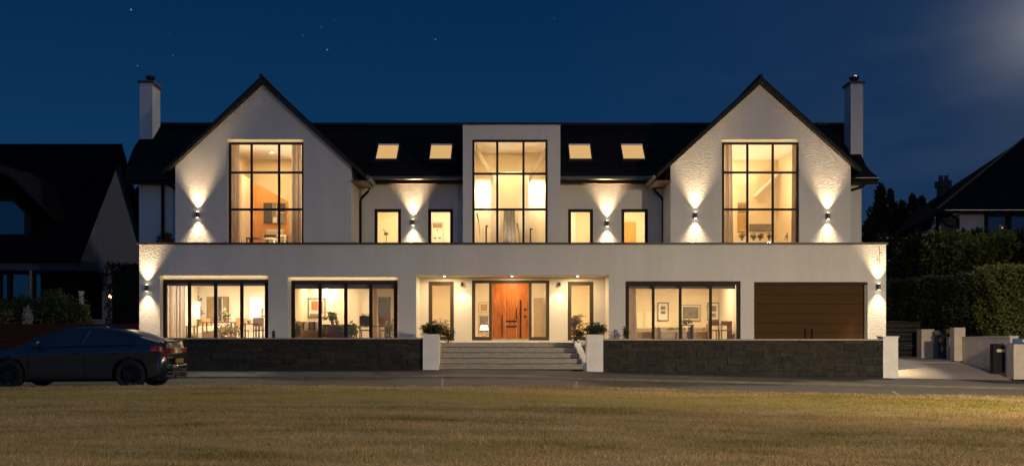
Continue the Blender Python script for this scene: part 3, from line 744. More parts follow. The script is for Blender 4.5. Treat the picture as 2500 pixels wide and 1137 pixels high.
for a, b in zip(xsd[:-1], xsd[1:]): mb.box(a + .003, b - .003, yd + .025, yd + .08, s[2] + .06, s[3] - .115)
door = mb.build('front_door', M['door_wood'], house, bevel=.004)
mb = MB(); mb.box(dx0 + .004, dx1 - .004, yd + .0, yd + .09, s[2], s[2] + .058); mb.build('door_sill', M['stonecap'], door)
def P6(x, y): return 1140 + x / 6.314, 670 + y / 6.314
def bar6(x, y0, y1, name, wdt=.03):
    a = P6(x, y0); b = P6(x, y1); X = PX(a[0], yd)
    mb = MB(); za, zb = PZ(a[1], yd), PZ(b[1], yd)
    mb.tube([(X, yd - .04, zb), (X, yd - .04, za)], wdt / 2, 8)
    mb.tube([(X, yd - .04, za - .06), (X, yd + .03, za - .06)], .01, 6); mb.tube([(X, yd - .04, zb + .06), (X, yd + .03, zb + .06)], .01, 6)
    mb.build(name, M['gutter'], door)
bar6(826, 390, 975, 'door_handle', .045); bar6(546, 615, 975, 'door_handle', .03); bar6(760, 510, 690, 'door_handle', .028)
mb = MB()
for y in (718, 797):
    a, b = P6(600, y), P6(770, y); z = PZ(a[1], yd); mb = MB()
    mb.box(PX(a[0], yd), PX(b[0], yd), yd + .01, yd + .0245, z - .025, z + .025); mb.build('letterbox', M['gutter'], door)
for y in (535, 645):
    a = P6(900, y); mb = MB(); z = PZ(a[1], yd); X = PX(a[0], yd)
    mb.prism_y([(X + .04 * math.cos(k * math.pi / 6), z + .05 * math.sin(k * math.pi / 6)) for k in range(12)], yd + .005, yd + .0245)
    mb.build('lock', M['gutter'], door)
# garage door
mb = MB(); g = GA; n = 6; zz = np.linspace(FL, g[3] - .1, n + 1)
for a, b in zip(zz[:-1], zz[1:]):
    mb.box(g[0] + .02, g[1] - .09, DG + .16, DG + .22, a + .004, b - .004)
gd_ = mb.build('garage_door', M['garage'], house, bevel=.006)
mb = MB(); mb.box(g[0] + .02, g[1] - .09, DG + .23, DG + .25, FL, g[3]); mb.build('door_backing', M['gutter'], gd_)
mb = MB(); mb.box(g[0] + .003, g[1] - .003, DG + .10, DG + .2, g[3] - .1, g[3] - .003); mb.build('door_head', M['frame'], gd_)
mb = MB(); mb.box(g[1] - .088, g[1] - .003, DG + .06, DG + .2, FL, g[3] - .103); mb.build('door_jamb', M['gutter_grey'], gd_)
for x in (1967, 1983):
    X = PX(x, DG + .1); mb = MB(); mb.tube([(X, DG + .1, FL + .06), (X, DG + .1, PZ(802, DG))], .018, 8)
    mb.tube([(X, DG + .1, .05), (X, DG + .17, .05)], .01, 6); mb.build('handle', M['gutter'], gd_)

# ------------------------------------------------------------------ rooms
def room(x0, x1, y0, y1, z0, z1, wall='int_wall', back='int_wall'):
    t = .06
    for q in (x0 - t, x1): mb = MB(); mb.box(q, q + t, y0, y1, z0, z1); mb.build('interior_wall', M[wall], house)
    mb = MB(); mb.box(x0 - t, x1 + t, y1 + .001, y1 + t, z0, z1); mb.build('interior_wall', M[back], house)
    mb = MB(); mb.box(x0 - t, x1 + t, y0, y1 + t, z0 - t, z0 - .001); mb.build('interior_floor', M['int_floor'], house)
    mb = MB(); mb.box(x0 - t, x1 + t, y0, y1 + t, z1 + .001, z1 + t); mb.build('ceiling', M['joinery'], house)
def downlamp(x, y, z, power, size=.14, group='downlights in the lit rooms', label=None, c=(1, .78, .48), glow=.05, rot=None):
    t = empty('ceiling_light', (x, y, z), label, 'ceiling light', group)
    mb = MB(); mb.lathe([(glow + .035, -.001), (glow + .035, -.014), (glow + .004, -.016), (glow + .003, -.002)], (x, y, z), 16); mb.build('trim_ring', M['trim_white'], t)
    mb = MB(); mb.lathe([(glow, -.002), (glow, -.012)], (x, y, z), 16); mb.build('lens', M['downlight'], t)
    a = area((x, y, z - .03), size, power * (3.9 if z < 3 else 3.0), c)
    return t
room(-12.95, -8.72, 36.32, 41.0, FL, 2.25)
room(-8.6, -3.9, 36.32, 41.6, FL, 2.25, 'int_gold', 'int_wall')
room(-3.75, -1.68, DP + .21, 41.5, FL, 2.3, 'int_gold', 'int_gold')
room(-1.6, 1.5, DP + .21, 42, FL, 2.3)
room(1.6, 4.0, DP + .21, 41.5, FL, 2.3, 'int_gold', 'int_gold')
room(4.12, 8.5, 36.32, 40.6, FL, 2.25, 'int_wall', 'int_gold')
room(-11.62, -7.55, DU + .31, 43.2, 2.96, 7.60, 'int_gold', 'int_gold')
room(7.55, 11.6, DU + .31, 43.2, 2.96, 7.60, 'int_gold', 'int_gold')
room(TX0 + .3, TX1 - .3, DU + .26, 43.2, 2.96, 7.9, 'int_wall', 'int_gold')
room(-6.0, -4.1, DM + .29, 43, 2.96, 5.6, 'int_gold', 'int_gold')
room(-3.95, -2.1, DM + .29, 43, 2.96, 5.6)
room(2.0, 3.9, DM + .29, 43, 2.96, 5.6, 'int_gold', 'int_gold')
room(4.1, 6.0, DM + .29, 43, 2.96, 5.6, 'int_wall', 'int_wall')
WC = (1, .78, .47)
DLG = 'downlights in the lit rooms'
downlamp(-11.9, 38.0, 2.25, 46, label='downlight in the ceiling of the far-left ground-floor room, by the curtain', c=(1, .86, .64))
downlamp(-9.7, 38.2, 2.25, 42, label='downlight in the ceiling of the far-left ground-floor room, right side', c=(1, .86, .64))
downlamp(-7.8, 40.9, 2.25, 18, label='downlight close above the rust-coloured picture', c=(1, .80, .5))
downlamp(-5.6, 38.4, 2.25, 26, label='downlight in the second ground-floor room from the left', c=WC)
downlamp(5.4, 38.4, 2.25, 18, label='downlight in the room with three framed prints, left', c=WC)
downlamp(7.4, 38.4, 2.25, 20, label='downlight in the room with three framed prints, right', c=WC)
downlamp(-2.7, 39.4, 2.3, 16, label='downlight in the room behind the left porch window', c=WC)
downlamp(0.0, 39.2, 2.3, 26, label='downlight in the hall behind the front door', c=(1, .8, .52), size=.15)
point((0.9, 39.0, 1.6), 45, (1, .8, .5), .1); point((-1.0, 39.0, 1.6), 35, (1, .8, .5), .1)  # added fill points without fittings, brighten the hall rooms
point((-2.8, 39.0, 1.9), 25, WC, .1); point((2.8, 39.0, 1.9), 30, WC, .1)
downlamp(2.8, 39.4, 2.3, 18, label='downlight in the room behind the right porch window', c=WC)
U1 = downlamp(PX(664, 41.4), 41.4, 7.6, 30, label='lower of two bright downlights behind the left gable window', c=(1, .70, .34), glow=.085)
downlamp(PX(650, 38.9), 38.9, 7.6, 24, label='upper of two bright downlights behind the left gable window', c=(1, .70, .34), glow=.08)
downlamp(9.9, 39.6, 7.6, 34, label='downlight behind the right gable window, near the glass', c=(1, .72, .36))
downlamp(8.6, 42.2, 7.6, 26, label='downlight behind the right gable window, over the wall hanging', c=(1, .74, .40))
downlamp(PX(1241, 40.6), 40.6, 7.9, 38, label='bright round downlight behind the tall central window', c=(1, .74, .38), glow=.085)
for x, nm, cc in ((-5.1, 'left-hand small upper window', WC), (-3.0, 'small upper window beside the tall central window on its left', (1, .8, .52)), (2.9, 'small upper window beside the tall central window on its right', WC), (5.0, 'right-hand small upper window', (1, .78, .42))):
    downlamp(x, 41.6, 5.6, 13, label='downlight behind the ' + nm, c=cc)

# added upward fill lights without fittings, unseen below the sill line
for x, y, p_, cc in ((-9.6, 40.2, 800, (1, .80, .52)), (9.6, 40.2, 800, (1, .80, .52)), (0, 39.9, 320, (1, .82, .56))):
    spot((x, y, 3.3), (rad(180), 0, 0), p_, 125, 1.0, cc, .15)
for x, y, p_, cc in ((-5.1, 41, 40, WC), (-3.0, 41, 55, (1, .8, .52)), (2.9, 41, 40, WC), (5.0, 41, 45, (1, .78, .42))):
    area((x, y, 3.2), .5, p_, cc, (rad(180), 0, 0))
# room joinery / architecture seen through the glass (parts of the house)
mb = MB(); yq = 42.3   # raked amber panelling
mb.prism_y([(PX(592, yq), 3.0), (PX(704, yq), 3.0), (PX(704, yq), PZ(492, yq)), (PX(592, yq), PZ(430, yq))], yq, yq + .05); mb.build('timber_panelling', M['int_orange'], house)
mb = MB(); mb.box(PX(590, 41) - .32, PX(590, 41), 41, 43.1, 2.97, PZ(425, 41)); mb.build('interior_wall', M['int_wall'], house)
# right gable: sloping ceiling beam and an added upward light without fitting
mb = MB(); mb.slab([(PX(1848, 42.5), 42.5, PZ(470, 42.5)), (11.55, 42.5, PZ(415, 42.5)), (11.55, 43.15, PZ(415, 42.5)), (PX(1848, 42.5), 43.15, PZ(470, 42.5))], .12); mb.build('ceiling_beam', M['joinery'], house)
area((10.2, 42.75, PZ(452, 42.5) + .12), .18, 5, (1, .82, .5), (rad(180), 0, 0))
# hall details
mb = MB(); mb.box(PX(1386, 41.4) , PX(1445, 41.4) - .45, 41.40, 41.49, FL, 2.0); mb.build('inner_door', M['int_gold'], house)
mb = MB()
mb.box(PX(1197, 41.9) + .02, PX(1197, 41.9) + .05, 41.9, 41.99, FL, 1.2)
mb.build('door_architrave', M['joinery'], house)
mb = MB(); mb.box(PX(1303, 41.5), PX(1325, 41.5), 41.5, 41.56, FL, PZ(727, 41.5)); mb.build('inner_door', M['sofa_taupe'], house)
# tower stair stringers, wall panels
for sg in (-1, 1):
    xa = TX0 + .38 if sg < 0 else TX1 - .38
    xb = PX(1205, 41) if sg < 0 else PX(1292, 41)
    za, zb = PZ(352, 40), PZ(425, 41)
    mb = MB()
    d = .16
    mb.prism_y([(xa, za - .1), (xb, zb - .35), (xb, zb + .0), (xa, za + .22)], 41.0, 41.15); mb.build('stair_stringer', M['int_grey'], house)
    xq = PX(1198, 41.2) if sg < 0 else PX(1291, 41.2)
    mb = MB(); mb.box(min(xq, xq + .42 * (-sg) * -1 * -1), max(xq, xq + .42 * (-sg)), 41.2, 41.3, 2.97, PZ(425, 41.2)); mb.build('stair_pier', M['int_wall'], house)
mb = MB(); mb.box(PX(1222, 42), PX(1280, 42), 42, 42.08, 2.97, 6.9); mb.build('stair_core', M['int_gold'], house)
# stair side bays : added lights without fittings wash the back wall
for xx in (PX(1176, 42.6), PX(1307, 42.6)):
    area((xx, 42.75, PZ(452, 42.6)), .3, 46, (1, .90, .70), (rad(40), 0, 0))
# small window interiors
mb = MB(); mb.box(2.0 , 2.55, 42.85, 42.99, 2.97, 4.95); mb.build('inner_door', M['ochre'], house)
mb = MB(); mb.box(2.551, 2.75, 42.85, 42.99, 2.97, 5.4); mb.box(2.0, 2.551, 42.86, 42.99, 4.951, 5.4); mb.build('door_architrave', M['joinery'], house)
mb = MB(); mb.box(PX(1522, 42.8), PX(1552, 42.8), 42.85, 42.99, 2.97, PZ(542, 42.8)); mb.build('inner_door', M['int_orange'], house)
# far-right cream shelf unit in print room
mb = MB(); X = PX(1768, 40.3)
mb.box(X, X + .06, 40.2, 40.59, FL, 2.2); mb.box(X, 8.49, 40.25, 40.59, 1.25, 1.3); mb.box(X, 8.49, 40.25, 40.59, .35, .4); mb.build('alcove_shelf', M['joinery'], house)
mb = MB(); mb.box(4.5, 4.95, 40.45, 40.6, FL, 1.75); mb.build('inner_door', M['int_gold'], house)
mb = MB(); mb.box(-6.1, -5.7, 40.2, 41.59, FL, 2.24); mb.build('interior_wall', M['int_wall'], house)

# ------------------------------------------------------------------ furnishings
def curtain(x0, x1, y, z0, z1, label, m='curtain', flare=0, group=None, amp=.045):
    t = None
    n = 60; mb = MB(); vs = []
    L_ = x1 - x0
    for k in range(n + 1):
        u = k / n; yy = y + amp * math.sin(u * L_ * 38 + math.sin(u * 9)) + amp * .3 * math.sin(u * 71)
        for j, zz in enumerate((z0, (z0 + z1) / 2, z1)):
            xo = x0 + u * L_ + flare * (1 - j / 2) * (u - .5)
            vs.append((xo, yy, zz))
    fs = [(3 * k + j, 3 * k + 3 + j, 3 * k + 4 + j, 3 * k + 1 + j) for k in range(n) for j in range(2)]
    mb.add(vs, fs)
    o = mb.build('curtain', M[m], None, smooth=True, loc=((x0 + x1) / 2, y, z0))
    return tag(o, label, 'curtain', group)
G = 'curtains hanging inside the lit windows'
curtain(PX(408, 36.6), PX(452, 36.6), 36.6, FL, 1.98, 'beige floor-length curtain inside the far-left ground-floor window', group=G)
yc = 38.6
curtain(PX(560, yc), PX(584, yc), yc, 3.0, 7.42, 'beige full-height curtain at the left side of the left gable window', group=G)
curtain(PX(712, yc), PX(735, yc), yc, 3.0, 7.42, 'beige full-height curtain at the right side of the left gable window', group=G)
curtain(PX(1767, yc), PX(1787, yc), yc, 3.0, 7.42, 'beige full-height curtain at the left side of the right gable window', flare=.12, group=G)
curtain(PX(1934, yc), PX(1946, yc), yc, 3.0, 7.42, 'narrow beige curtain at the right side of the right gable window', flare=.08, group=G)
curtain(PX(1536, 36.6), PX(1551, 36.6), 36.55, FL, 1.98, 'narrow beige curtain inside the window with three framed prints', flare=.14, group=G)
def blind(x0, x1, y, z0, z1, label):
    t = empty('roller_blind', ((x0 + x1) / 2, y, z1), label, 'blind', 'part-lowered roller blinds')
    mb = MB(); mb.box(x0, x1, y - .004, y + .004, z0, z1); mb.build('fabric', M['blind'], t)
    mb = MB(); mb.box(x0, x1, y - .014, y + .014, z0 - .025, z0); mb.build('bottom_bar', M['sofa_taupe'], t)
for x0, x1, lab in ((PX(716, 36.3), PX(965, 36.3), 'taupe roller blind part lowered in the second ground-floor window from the left'), (W3[0] + .14, W3[1] - .14, 'taupe roller blind part lowered in the window with three framed prints')):
    blind(x0, x1, DG + .26, PZ(703, 36.3), 1.98, lab)
blind(PX(404, 36.3), PX(650, 36.3), DG + .26, PZ(696, 36.3), 1.98, 'pale short roller blind at the head of the far-left ground-floor window')

def picture(x0, x1, y0p, y1p, D, label, art, fm='wood_dark', fw=.035, mat_=.08, group=None, kindname='framed_picture'):
    X0, X1, Z0, Z1 = PX(x0, D), PX(x1, D), PZ(y1p, D), PZ(y0p, D)
    t = empty(kindname, ((X0 + X1) / 2, D, Z0), label, 'picture', group)
    mb = MB(); y = D
    mb.box(X0, X0 + fw, y - .03, y, Z0, Z1); mb.box(X1 - fw, X1, y - .03, y, Z0, Z1); mb.box(X0 + fw, X1 - fw, y - .03, y, Z1 - fw, Z1); mb.box(X0 + fw, X1 - fw, y - .03, y, Z0, Z0 + fw)
    mb.build('frame', M[fm], t)
    mb = MB(); mb.box(X0 + fw, X1 - fw, y - .012, y - .002, Z0 + fw, Z1 - fw); mb.build('mount', M['print_paper'], t)
    W_, H_ = X1 - X0, Z1 - Z0
    by = {}
    for a, b, c, d, mm in art: by.setdefault(mm, []).append((a, b, c, d))
    for i, (mm, L_) in enumerate(by.items()):
        mb = MB()
        for a, b, c, d in L_: mb.box(X0 + a * W_, X0 + b * W_, y - .016 - .003 * i, y - .0125, Z0 + c * H_, Z0 + d * H_)
        mb.build('print', M[mm], t)
    return t
PG = 'framed prints in a row on the back wall'
y3 = 40.58
picture(1605, 1632, 738, 783, y3, 'upright framed print with two grey blocks, left of the three prints', [(.3, .72, .62, .8, 'print_grey'), (.3, .72, .38, .54, 'print_grey')], group=PG)
picture(1662, 1710, 743, 783, y3, 'wide framed grey landscape print, middle of the three prints', [(.1, .9, .14, .86, 'print_grey')], group=PG, fm='sofa_taupe')
picture(1727, 1756, 738, 782, y3, 'upright framed print partly behind the window bar, right of the three prints', [(.35, .75, .5, .82, 'print_grey'), (.35, .7, .2, .4, 'sofa_taupe')], group=PG)
picture(505, 559, 724, 785, 40.98, 'large brown three-panel artwork in the far-left ground-floor room', [(.03, .42, .03, .97, 'print_brown'), (.5, .68, .03, .97, 'print_dark'), (.72, .97, .5, .97, 'print_brown'), (.72, .97, .03, .45, 'print_rust')], fw=.02)
picture(741, 795, 727, 775, 41.58, 'wide framed picture with a rust-red square in the second ground-floor room', [(.13, .24, .03, .97, 'print_dark'), (.36, .66, .38, .84, 'print_rust'), (.74, .9, .2, .85, 'ochre'), (.3, .8, .08, .2, 'print_grey'), (.03, .12, .05, .95, 'print_brown')], fw=.05)
picture(924, 953, 725, 790, 41.58, 'tall grey mirror with a dark frame in the second ground-floor room', [(.06, .94, .03, .97, 'mirror')], fw=.04, kindname='wall_mirror')
picture(1168, 1195, 737, 763, 41.97, 'small pale framed print in the hall, upper of two', [(.2, .8, .2, .8, 'ochre')], fm='ochre', fw=.02, group='two prints stacked in the hall')
picture(1168, 1195, 769, 815, 41.97, 'tall grey framed print in the hall, lower of two', [(.1, .9, .1, .95, 'print_grey')], fm='ochre', fw=.02, group='two prints stacked in the hall')
picture(1801, 1822, 495, 565, 43.17, 'tall mottled wall hanging behind the right gable window, at left', [(.05, .95, .04, .6, 'ochre'), (.05, .95, .62, .96, 'print_brown')], fm='ochre', fw=.02)
picture(1829, 1884, 547, 563, 43.15, 'long low dark painting behind the right gable window', [(.03, .97, .05, .95, 'print_grey')], fm='print_grey', fw=.02)
picture(1912, 1931, 488, 566, 43.14, 'tall pale hanging print behind the right gable window, at right', [(.05, .95, .34, .98, 'ochre'), (.05, .95, .03, .3, 'print_grey')], fm='ochre', fw=.02)
picture(644, 664, 495, 545, 42.28, 'dark grey upright panel picture behind the left gable window', [(.04, .96, .03, .97, 'print_dark')], fm='print_dark', fw=.02, group='pair of panel pictures in the left gable')
picture(665, 698, 495, 545, 42.28, 'grey patchwork panel picture behind the left gable window', [(.03, .3, .3, .97, 'print_grey'), (.34, .97, .55, .97, 'print_dark'), (.34, .97, .03, .5, 'print_grey')], fm='print_grey', fw=.02, group='pair of panel pictures in the left gable')
picture(1054, 1082, 544, 600, 42.97, 'pale patterned print behind the small upper window left of the tall central window', [(.1, .9, .78, .97, 'print_brown'), (.45, .55, .66, .72, 'print_dark'), (.2, .4, .3, .36, 'print_dark'), (.6, .8, .32, .37, 'print_dark')], fm='ochre', fw=.015)

def table(cx, cy, w_, d_, h, label, m='wood_dark', z0=FL):
    t = empty('table', (cx, cy, z0), label, 'table')
    mb = MB(); mb.box(cx - w_ / 2, cx + w_ / 2, cy - d_ / 2, cy + d_ / 2, z0 + h - .04, z0 + h); mb.build('table_top', M[m], t, bevel=.006)
    for sx in (-1, 1):
        for sy in (-1, 1):
            x = cx + sx * (w_ / 2 - .04); y = cy + sy * (d_ / 2 - .04)
            mb = MB(); mb.box(x - .025, x + .025, y - .025, y + .025, z0, z0 + h - .041); mb.build('leg', M[m], t)
    return t
def sofa(cx, cy, w_, label, m, h=.78, z0=FL, name='sofa'):
    t = empty(name, (cx, cy, z0), label, name)
    d_ = .85
    mb = MB(); mb.box(cx - w_ / 2 + .13, cx + w_ / 2 - .13, cy - d_ / 2, cy + d_ / 2 - .2, z0 + .12, z0 + .42); mb.build('seat', M[m], t, bevel=.04)
    mb = MB(); mb.box(cx - w_ / 2 + .13, cx + w_ / 2 - .13, cy + d_ / 2 - .195, cy + d_ / 2, z0 + .12, z0 + h); mb.build('backrest', M[m], t, bevel=.05)
    for s_ in (-1, 1):
        xa = cx + s_ * (w_ / 2 - .06); mb = MB(); mb.box(xa - .065, xa + .065, cy - d_ / 2, cy + d_ / 2, z0 + .12, z0 + .58); mb.build('arm', M[m], t, bevel=.04)
    for sx in (-1, 1):
        for sy in (-1, 1):
            mb = MB(); x = cx + sx * (w_ / 2 - .1); y = cy + sy * (d_ / 2 - .1); mb.tube([(x, y, z0), (x, y, z0 + .12)], .02, 8); mb.build('leg', M['wood_dark'], t)
    return t
def chair(cx, cy, label, m='wood_dark', z0=FL, h=.95, group=None):
    t = empty('dining_chair', (cx, cy, z0), label, 'chair', group)
    mb = MB(); mb.box(cx - .22, cx + .22, cy - .22, cy + .22, z0 + .42, z0 + .47); mb.build('seat', M[m], t, bevel=.01)
    mb = MB(); mb.box(cx - .21, cx + .21, cy - .24, cy - .205, z0 + .62, z0 + h); mb.build('backrest', M[m], t, bevel=.01)
    for sx in (-1, 1):
        for sy in (-1, 1):
            x = cx + sx * .19; y = cy + sy * .19 - (.03 if sy < 0 else 0)
            mb = MB(); mb.box(x - .018, x + .018, y - .018, y + .018, z0, z0 + (.8 if sy < 0 else .42)); mb.build('leg', M[m], t)
    return t
def pot_plant(cx, cy, z0, label, h=.4, r=.25, n=160, pm='pot_clay', lm='leaf_house', pr=.12, ph=.2, ls=.07, name='potted_plant', stalk=True, cat='plant', group=None):
    t = empty(name, (cx, cy, z0), label, cat, group)
    mb = MB(); mb.lathe([(pr * .7, 0), (pr, ph), (pr * 1.06, ph), (pr * .9, ph - .01)], (cx, cy, z0), 14); mb.build('pot', M[pm], t)
    leaves(ell((cx, cy, z0 + ph + h * .55), (r, r, h * .55), n, .2, .5), ls, 'leaves', M[lm], t)
    if stalk:
        mb = MB()
        for k in range(5):
            a = k * 1.26; mb.tube([(cx, cy, z0 + ph - .02), (cx + r * .5 * math.cos(a), cy + r * .5 * math.sin(a), z0 + ph + h * .6)], .006, 5)
        mb.build('stems', M['bark'], t)
    return t
def vase(cx, cy, z0, label, s=1.0, m='vase'):
    mb = MB(); mb.lathe([(.05 * s, 0), (.10 * s, .08 * s), (.11 * s, .16 * s), (.05 * s, .26 * s), (.035 * s, .30 * s), (.05 * s, .33 * s)], (cx, cy, z0), 16)
    return tag(mb.build('vase', M[m], None, smooth=True, loc=(cx, cy, z0)), label, 'vase')
def table_lamp(cx, cy, z0, label, pw_=4, r=.16, sh=.24):
    t = empty('table_lamp', (cx, cy, z0), label, 'lamp')
    mb = MB(); mb.lathe([(.07, 0), (.08, .03), (.03, .1), (.02, .28)], (cx, cy, z0), 12); mb.build('base', M['vase'], t)
    mb = MB(); mb.lathe([(r, .26), (r * .75, .26 + sh)], (cx, cy, z0), 18); mb.build('lamp_shade', M['lampshade'], t)
    point((cx, cy - .3, z0 + .4), pw_, r=.1)
    return t

# room 1 (far left, ground)
table(PX(465, 38.6), 38.6, .5, .45, .62, 'small dark side table beside the curtain in the far-left room')
sofa(PX(500, 39.6), 39.4, 1.5, 'low cream sofa in the far-left ground-floor room', 'sofa_cream', h=.62)
sofa(PX(496, 40.5), 40.4, .8, 'high-backed ochre armchair against the back wall of the far-left room', 'ochre', h=.95, name='armchair')
table(PX(540, 39.2), 38.9, 1.2, .6, .78, 'dark-legged console table under the brown artwork')
pot_plant(PX(562, 38.0), 37.9, FL + .0, 'wide bowl of dried ochre foliage in the far-left ground-floor room', h=.42, r=.48, n=500, pr=.3, ph=.2, lm='leaf_straw', ls=.06)
t = table(PX(615, 38.6), 38.4, .62, .5, .72, 'square-topped dark side table at the right of the far-left room')
chair(PX(636, 38.9), 38.8, 'slim dark chair at the right edge of the far-left room')
chair(PX(590, 39.6), 39.7, 'dark dining chair between the artwork and the glowing drum', m='wood_mid')
pot_plant(PX(478, 40.7), 40.7, FL, 'tall yellow-leaved plant beside the armchair in the far-left room', h=1.6, r=.22, n=420, lm='leaf_straw', ls=.08)
def glow_panel(x0, x1, y0, y1, D, label, pw_):  # invented lamp forms stand in for bright wall-wash panels
    X0, X1, Z0, Z1 = PX(x0, D), PX(x1, D), PZ(y1, D), PZ(y0, D)
    t = empty('glow_stand_in', ((X0 + X1) / 2, D - .2, FL), label, 'glow stand-in')
    mb = MB(); mb.tube([((X0 + X1) / 2, D - .2, FL), ((X0 + X1) / 2, D - .2, Z0)], .012, 8); mb.lathe([(.13, 0), (.12, .02)], ((X0 + X1) / 2, D - .2, FL), 14); mb.build('stand', M['wood_dark'], t)
    r = (X1 - X0) / 2
    mb = MB(); mb.lathe([(r * .92, 0), (r, .02), (r, Z1 - Z0 - .02), (r * .92, Z1 - Z0)], ((X0 + X1) / 2, D - .2, Z0), 22); mb.build('lamp_shade', M['lampshade'], t)
    point(((X0 + X1) / 2, D - .2 - r - .25, (Z0 + Z1) / 2), pw_, (1, .85, .6), .12)
glow_panel(482, 492, 736, 778, 40.7, 'tall slim glowing stand-in for a lit wall panel left of the brown artwork', 6)
glow_panel(613, 645, 727, 778, 40.7, 'large glowing drum, stand-in for a lit wall panel right of the brown artwork', 9)
t = empty('wall_shelf', (PX(640, 38.3), 38.3, PZ(773, 38.3)), 'small dark shelf with ornaments in front of the glowing drum', 'shelf')
mb = MB(); X = PX(640, 38.3); Z = PZ(773, 38.3); mb.box(X - .13, X + .13, 38.2, 38.4, Z, Z + .03); mb.box(X - .012, X + .012, 38.29, 38.31, FL, Z); mb.build('board', M['wood_dark'], t)
mb = MB(); mb.lathe([(.04, .03), (.02, .12), (.06, .17), (.03, .24), (.05, .3), (.01, .34)], (X, 38.3, Z), 12); mb.build('ornament', M['print_grey'], t)
# room 2
sofa(PX(752, 39), 39.0, 1.9, 'taupe sofa in the second ground-floor room under the rust-coloured picture', 'sofa_taupe', h=.66)
table(PX(820, 38.6), 38.6, 1.15, .5, .68, 'dark wood sideboard table in the second ground-floor room', m='wood_dark')
mb = MB(); mb.box(PX(820, 38.6) - .5, PX(820, 38.6) + .5, 38.42, 38.78, FL + .08, FL + .63); tag(mb.build('cabinet', M['wood_dark'], None, loc=(PX(820, 38.6), 38.6, FL)), 'dark wooden cabinet filling the space under the sideboard table', 'cabinet')
pot_plant(PX(812, 38.5), 38.5, FL + .68, 'spiky-leaved plant in a pot on the dark sideboard table', h=.36, r=.2, n=90, pr=.08, ph=.12, ls=.1)
vase(PX(823, 38.45), 38.45, FL + .68, 'round ochre vase on the dark sideboard table', .75)
pot_plant(PX(858, 37.6), 37.6, FL, 'leafy green fern right of the middle bar in the second window', h=.45, r=.26, n=330, ls=.07)
table(PX(905, 39), 39.0, 1.3, .6, .62, 'dark table at the right of the second ground-floor room')
chair(PX(893, 38.2), 38.2, 'dark chair with an open back in the second ground-floor room', h=1.0)
pot_plant(PX(893, 39.0), 39.0, FL + .62, 'dark bonsai-like plant on the right-hand table in the second room', h=.38, r=.2, n=120, pr=.07, ph=.08, pm='wood_dark')
chair(PX(940, 38.4), 38.4, 'wooden chair in front of the grey mirror', m='wood_mid')
pot_plant(PX(790, 37.9), 37.9, FL, 'small bushy green plant beside the taupe sofa', h=.4, r=.16, n=160, ls=.05)
for k, (x, y, s_) in enumerate(((722, 731, .1), (724, 750, .13), (723, 767, .07))):
    D = 41.5; mb = MB(); X, Z = PX(x, D), PZ(y, D)
    mb.box(X - .18, X + .18, D - .1, D + .09, Z - .015, Z)
    mb.lathe([(.05, 0), (.06, s_ * .6), (.03, s_)], (X - .08, D - .02, Z), 10); mb.lathe([(.04, 0), (.05, s_ * .5), (.02, s_ * .8)], (X + .07, D - .02, Z), 10)
    tag(mb.build('ornament_shelf', M['print_brown'], None, loc=(X, D, Z)), ('top', 'middle', 'bottom')[k] + ' one of three small ornament shelves left of the rust-coloured picture', 'shelf', 'three small ornament shelves')
for k, (x, m_, nm) in enumerate(((734, 'ochre', 'ochre cushion at the left end of the taupe sofa under the rust-coloured picture'), (748, 'sofa_cream', 'cream cushion second from the left on the taupe sofa under the rust-coloured picture'), (762, 'print_brown', 'brown cushion second from the right on the taupe sofa under the rust-coloured picture'), (775, 'sofa_cream', 'cream cushion at the right end of the taupe sofa under the rust-coloured picture'))):
    X = PX(x, 39.1); mb = MB(); mb.box(X - .19, X + .19, 39.08, 39.2, FL + .43, FL + .80); tag(mb.build('cushion', M[m_], None, bevel=.05, smooth=True, loc=(X, 39.15, FL + .43)), nm, 'cushion', 'cushions on the taupe sofa')
for k, (x, D, z, nm) in enumerate(((528, 38.8, .78, 'ochre vase on the left of the console table under the brown artwork'), (607, 38.4, .72, 'ochre vase on the square-topped dark side table'), (905, 39, .62, 'ochre vase on the right-hand table in front of the grey mirror'))):
    vase(PX(x, D), D, FL + z, nm, .8)
pot_plant(PX(552, 38.9), 38.8, FL + .78, 'small leafy plant on the console table under the brown artwork', h=.3, r=.18, n=120, pr=.07, ph=.1, ls=.06)
pot_plant(PX(726, 38.0), 37.8, FL, 'bushy yellowish plant at the left edge of the second ground-floor window', h=.55, r=.2, n=260, ls=.06, lm='leaf_straw')
pot_plant(PX(950, 37.6), 37.6, FL, 'white-flowering plant at the right edge of the second ground-floor window', h=.6, r=.22, n=240, ls=.05, lm='petal_white')
# print room
sofa(PX(1590, 38.8), 38.8, 1.9, 'taupe sofa at the left of the room with three framed prints', 'sofa_taupe', h=.55)
sofa(PX(1640, 38.0), 37.8, 1.3, 'cream sofa in front of the wide landscape print', 'sofa_cream', h=.58)
sofa(PX(1690, 38.8), 38.9, 1.3, 'taupe sofa under the right-hand framed print', 'sofa_taupe', h=.58)
table(PX(1752, 38.8), 38.6, .9, .6, .70, 'round-edged oak table at the right of the room with three framed prints', m='wood_mid')
chair(PX(1738, 38.0), 37.9, 'oak chair with a curved back, left of its pair by the oak table', m='wood_mid', group='oak chairs by the oak table', h=.8)
chair(PX(1768, 38.2), 38.0, 'oak chair with a curved back, right of its pair by the oak table', m='wood_mid', group='oak chairs by the oak table', h=.8)
table(PX(1675, 37.3), 37.2, .5, .4, .66, 'small dark pedestal table in front of the sofas')
pot_plant(PX(1675, 37.2), 37.2, FL + .66, 'flat dark-leaved plant on the small pedestal table', h=.1, r=.2, n=110, pr=.06, ph=.05, ls=.06)
